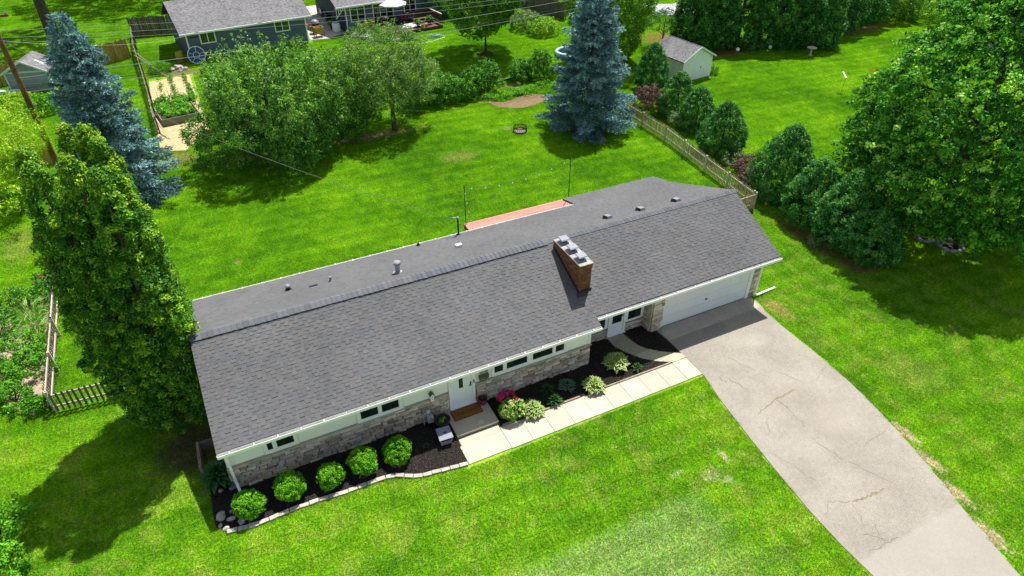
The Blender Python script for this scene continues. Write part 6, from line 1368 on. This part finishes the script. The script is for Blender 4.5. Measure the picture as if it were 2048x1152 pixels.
tr = thing('kiddie_pool', 'pale blue ring of a round paddling pool half hidden by the spruce', 'pool', (35.0, 37.0, 0)); MB().lathe([(1.25, 0), (1.35, .1), (1.38, .3), (1.30, .42), (1.15, .42), (1.10, .3), (1.12, .05)], 26).build('ring_wall', M['ltblue'], tr, True); MB().disc(1.12, .10, 26).build('water', M['glass'], tr)
tp = thing('plastic_sheet', 'crumpled white and grey plastic sheet spread on bare ground', 'tarp', (53.3, 46.2, 0), R(-20))
gx, gy = np.meshgrid(np.linspace(-2.6, 2.6, 22), np.linspace(-2.4, 2.4, 20)); gz = .06 + .10 * np.abs(rng.normal(size=gx.shape)); V = np.stack([gx + rng.normal(0, .06, gx.shape), gy + rng.normal(0, .06, gx.shape), gz], -1).reshape(-1, 3)
ii = np.arange(22 * 20).reshape(20, 22); F = np.stack([ii[:-1, :-1], ii[:-1, 1:], ii[1:, 1:], ii[1:, :-1]], -1).reshape(-1, 4); link('sheet', npmesh('sheet', V, F, M['tarp']), tp)
gh = thing('coiled_hose', 'turquoise garden hose lying coiled on the lawn below the deck', 'hose', (25.4, 47.9, 0)); MB().tube([(.5 * math.cos(t) * (1 + .1 * (i % 5)), .3 * math.sin(t), .03 + .004 * i) for i, t in enumerate(np.linspace(0, 19, 60))] + [(1.0, -.5, .03), (-.8, -1.4, .03), (-2.5, -1.5, .03)], .03, 5).build('hose', M['ltblue'], gh)
tag(MB().prism([(25.4, 32.95), (28.6, 33.65), (28.6, 33.75), (25.4, 33.05)], 0, .14).build('edging_strip', M['black']), 'dark edging strip round the brown bed beyond the back lawn', 'edging')

# utility pole and lines
up_ = thing('utility_pole', 'tall reddish brown wooden utility pole beside the locust tree', 'utility pole', (-6.93, 30.31, 0)); MB().tube([(0, 0, -.2), (0, 0, 4.5), (0, 0, 10.2)], [.19, .165, .13], 12).build('pole', M['pole'], up_)
mb = MB(); mb.beam((-.9, 0, 9.6), (.9, 0, 9.6), .1, .12); mb.build('crossarm', M['pole'], up_)
for x in (-.8, 0, .8): MB().lathe([(.03, 9.66), (.06, 9.70), (.05, 9.8), (.02, 9.84)], 8, (x, 0, 0)).build('insulator', M['metal'], up_)
P0 = (-6.93, 30.2); P1 = (45.0, 31.4)
for i, (z0, z1, sg, r_, m, lab) in enumerate(((8.9, 8.0, .85, .010, 'wire', 'highest thin power line crossing above the slate blue garage'), (8.5, 7.7, .85, .010, 'wire', 'second thin power line just under the highest one'), (8.2, 7.4, .85, .010, 'wire', 'third thin power line from the top'),
                                             (6.2, 7.2, .55, .017, 'wire', 'pale thick cable above the brown deck, upper of the lower group'), (5.6, 6.9, .75, .019, 'wiredark', 'dark thick cable below the pale one'), (5.35, 6.55, .62, .014, 'wire', 'lowest pale cable crossing the apple tree tops'))):
    o = thing('power_line', lab, 'cable', (P0[0], P0[1], z0), 0, 'overhead lines from the utility pole'); put(o, MB().tube(sag((*P0, z0), (*P1, z1), sg, 36), r_, 5), 'cable', M[m])
o = thing('service_drop', 'twisted service cable from the utility pole to the roof mast', 'cable', (-6.93, 30.2, 8.4)); put(o, MB().tube(sag((-6.93, 30.2, 8.4), (mx - .1, my + .05, 3.36), .9, 30), .011, 5), 'cable', M['wiremid']); 
o = thing('service_drop', 'slim cable falling from the utility pole towards the blue spruce', 'cable', (-6.93, 30.4, 8.3)); put(o, MB().tube(sag((-6.93, 30.4, 8.3), (2.8, 49.9, 2.4), .5, 20), .011, 5), 'cable', M['wire'])
o = thing('guy_wire', 'thin steel guy wire beside the utility pole', 'cable', (-6.93, 30.3, 8.7)); put(o, MB().tube([(-6.93, 30.3, 8.7), (-9.6, 33.5, .0)], .009, 5), 'cable', M['wire'])

# ================================================================== GRASS BLADES
BLOCK = [DRIVE, BED_A, BED_B, BED_C, STRAW, PATIO, WOODCHIP, GARDEN, [(-.1, -.05), (14.5, -.05), (14.5, .9), (18.1, .9), (24.4, .5), (24.4, 9.4), (19, 9.4), (19, 12.3), (13.8, 12.3), (13.8, 8.15), (-.1, 8.15)],
         [(7.7, -2.7), (18.43, -2.72), (18.43, -1.55), (7.7, -1.3)], [(2.5, 49.9), (14, 51.4), (13.5, 60), (1.5, 60)], [(17.9, 53.2), (33, 55), (33, 66), (17.9, 66)], [(20.4, 49.7), (27.4, 50.6), (27, 54), (20.2, 54)],
         [(39.6, 26.1), (43.2, 26.6), (42.7, 30.5), (39.2, 30.0)], [(-11.5, 48.2), (-8.1, 47.4), (-7.5, 50.2), (-11, 50.9)], [(-.8, 33.3), (2.4, 33.3), (2.4, 47), (-1.2, 47)]]
def blocked(P):
    c = np.zeros(len(P), bool)
    for b in BLOCK: c |= inside_np(P, b)
    return c
def in_view(P, m=40):
    d = np.c_[P, np.zeros(len(P))] - np.array(CAM); z = d @ np.array(fwd); x = 1024 + FPX * (d @ np.array(r2)) / z; y = 576 - FPX * (d @ np.array(u2)) / z
    return (z > 1) & (x > -m) & (x < 2048 + m) & (y > -m) & (y < 1152 + m)
S1, S2 = .6, .2
gx, gy = np.meshgrid(np.arange(-36, 96, S1) + S1 / 2, np.arange(-17, 92, S1) + S1 / 2); P = np.stack([gx.ravel(), gy.ravel()], 1)
P = P[in_view(P)]; P = P[np.linalg.norm(np.c_[P, np.zeros(len(P))] - np.array(CAM), axis=1) < 110]
q = np.zeros(len(P), int)
for dx in (-.31, 0, .31):
    for dy in (-.31, 0, .31): q += blocked(P + [dx, dy])
full = P[q == 0]; part = P[(q > 0) & (q < 9)]
o9 = np.array([(i, j) for i in (-S2, 0, S2) for j in (-S2, 0, S2)]); small = (part[:, None] + o9[None]).reshape(-1, 2); small = small[~blocked(small)]
def patch(s, n, hh):
    c = np.c_[rng.uniform(-s / 2 * 1.06, s / 2 * 1.06, (n, 2)), np.zeros(n)]; a = rng.uniform(0, 6.28, n); el = rng.uniform(.5, 1.4, n); l = hh * rng.uniform(.6, 1.25, n)
    d = np.stack([np.cos(a) * np.cos(el), np.sin(a) * np.cos(el), np.sin(el)], 1) * l[:, None]; sd = np.stack([-np.sin(a), np.cos(a), 0 * a], 1) * rng.uniform(.006, .012, (n, 1))
    V = np.stack([c - sd, c + sd, c + d], 1).reshape(-1, 3); return npmesh('grass_patch', V, np.arange(3 * n).reshape(n, 3), M['blade'], rng.random(n))
def grass(label, pts, s, n, hh):
    po = bpy.data.objects.new('grass_tuft', patch(s, n, hh))
    me = bpy.data.meshes.new('grass'); me.vertices.add(len(pts)); me.vertices.foreach_set('co', np.c_[pts, np.full(len(pts), .0)].astype(np.float32).ravel())
    a = me.attributes.new('rot', 'FLOAT_VECTOR', 'POINT'); a.data.foreach_set('vector', np.c_[np.zeros((len(pts), 2)), rng.integers(0, 4, len(pts)) * np.pi / 2].astype(np.float32).ravel())
    o = link('grass', me, kind='stuff'); tag(o, label, 'grass')
    ng_ = bpy.data.node_groups.new('scatter_grass', 'GeometryNodeTree'); ng_.interface.new_socket('Geometry', in_out='INPUT', socket_type='NodeSocketGeometry'); ng_.interface.new_socket('Geometry', in_out='OUTPUT', socket_type='NodeSocketGeometry')
    gi = ng_.nodes.new('NodeGroupInput'); go = ng_.nodes.new('NodeGroupOutput'); ip = ng_.nodes.new('GeometryNodeInstanceOnPoints'); oi = ng_.nodes.new('GeometryNodeObjectInfo'); oi.inputs['Object'].default_value = po
    na = ng_.nodes.new('GeometryNodeInputNamedAttribute'); na.data_type = 'FLOAT_VECTOR'; na.inputs['Name'].default_value = 'rot'; er = ng_.nodes.new('FunctionNodeEulerToRotation')
    lk = ng_.links.new; lk(gi.outputs[0], ip.inputs['Points']); lk(oi.outputs['Geometry'], ip.inputs['Instance']); lk(na.outputs[0], er.inputs[0]); lk(er.outputs[0], ip.inputs['Rotation']); lk(ip.outputs[0], go.inputs[0])
    md = o.modifiers.new('scatter', 'NODES'); md.node_group = ng_; return o
grass('short mown grass covering the lawns round the house', full, S1, 1500, .055)
grass('grass fringe growing along walk, drive and bed edges', small, S2, 190, .055)
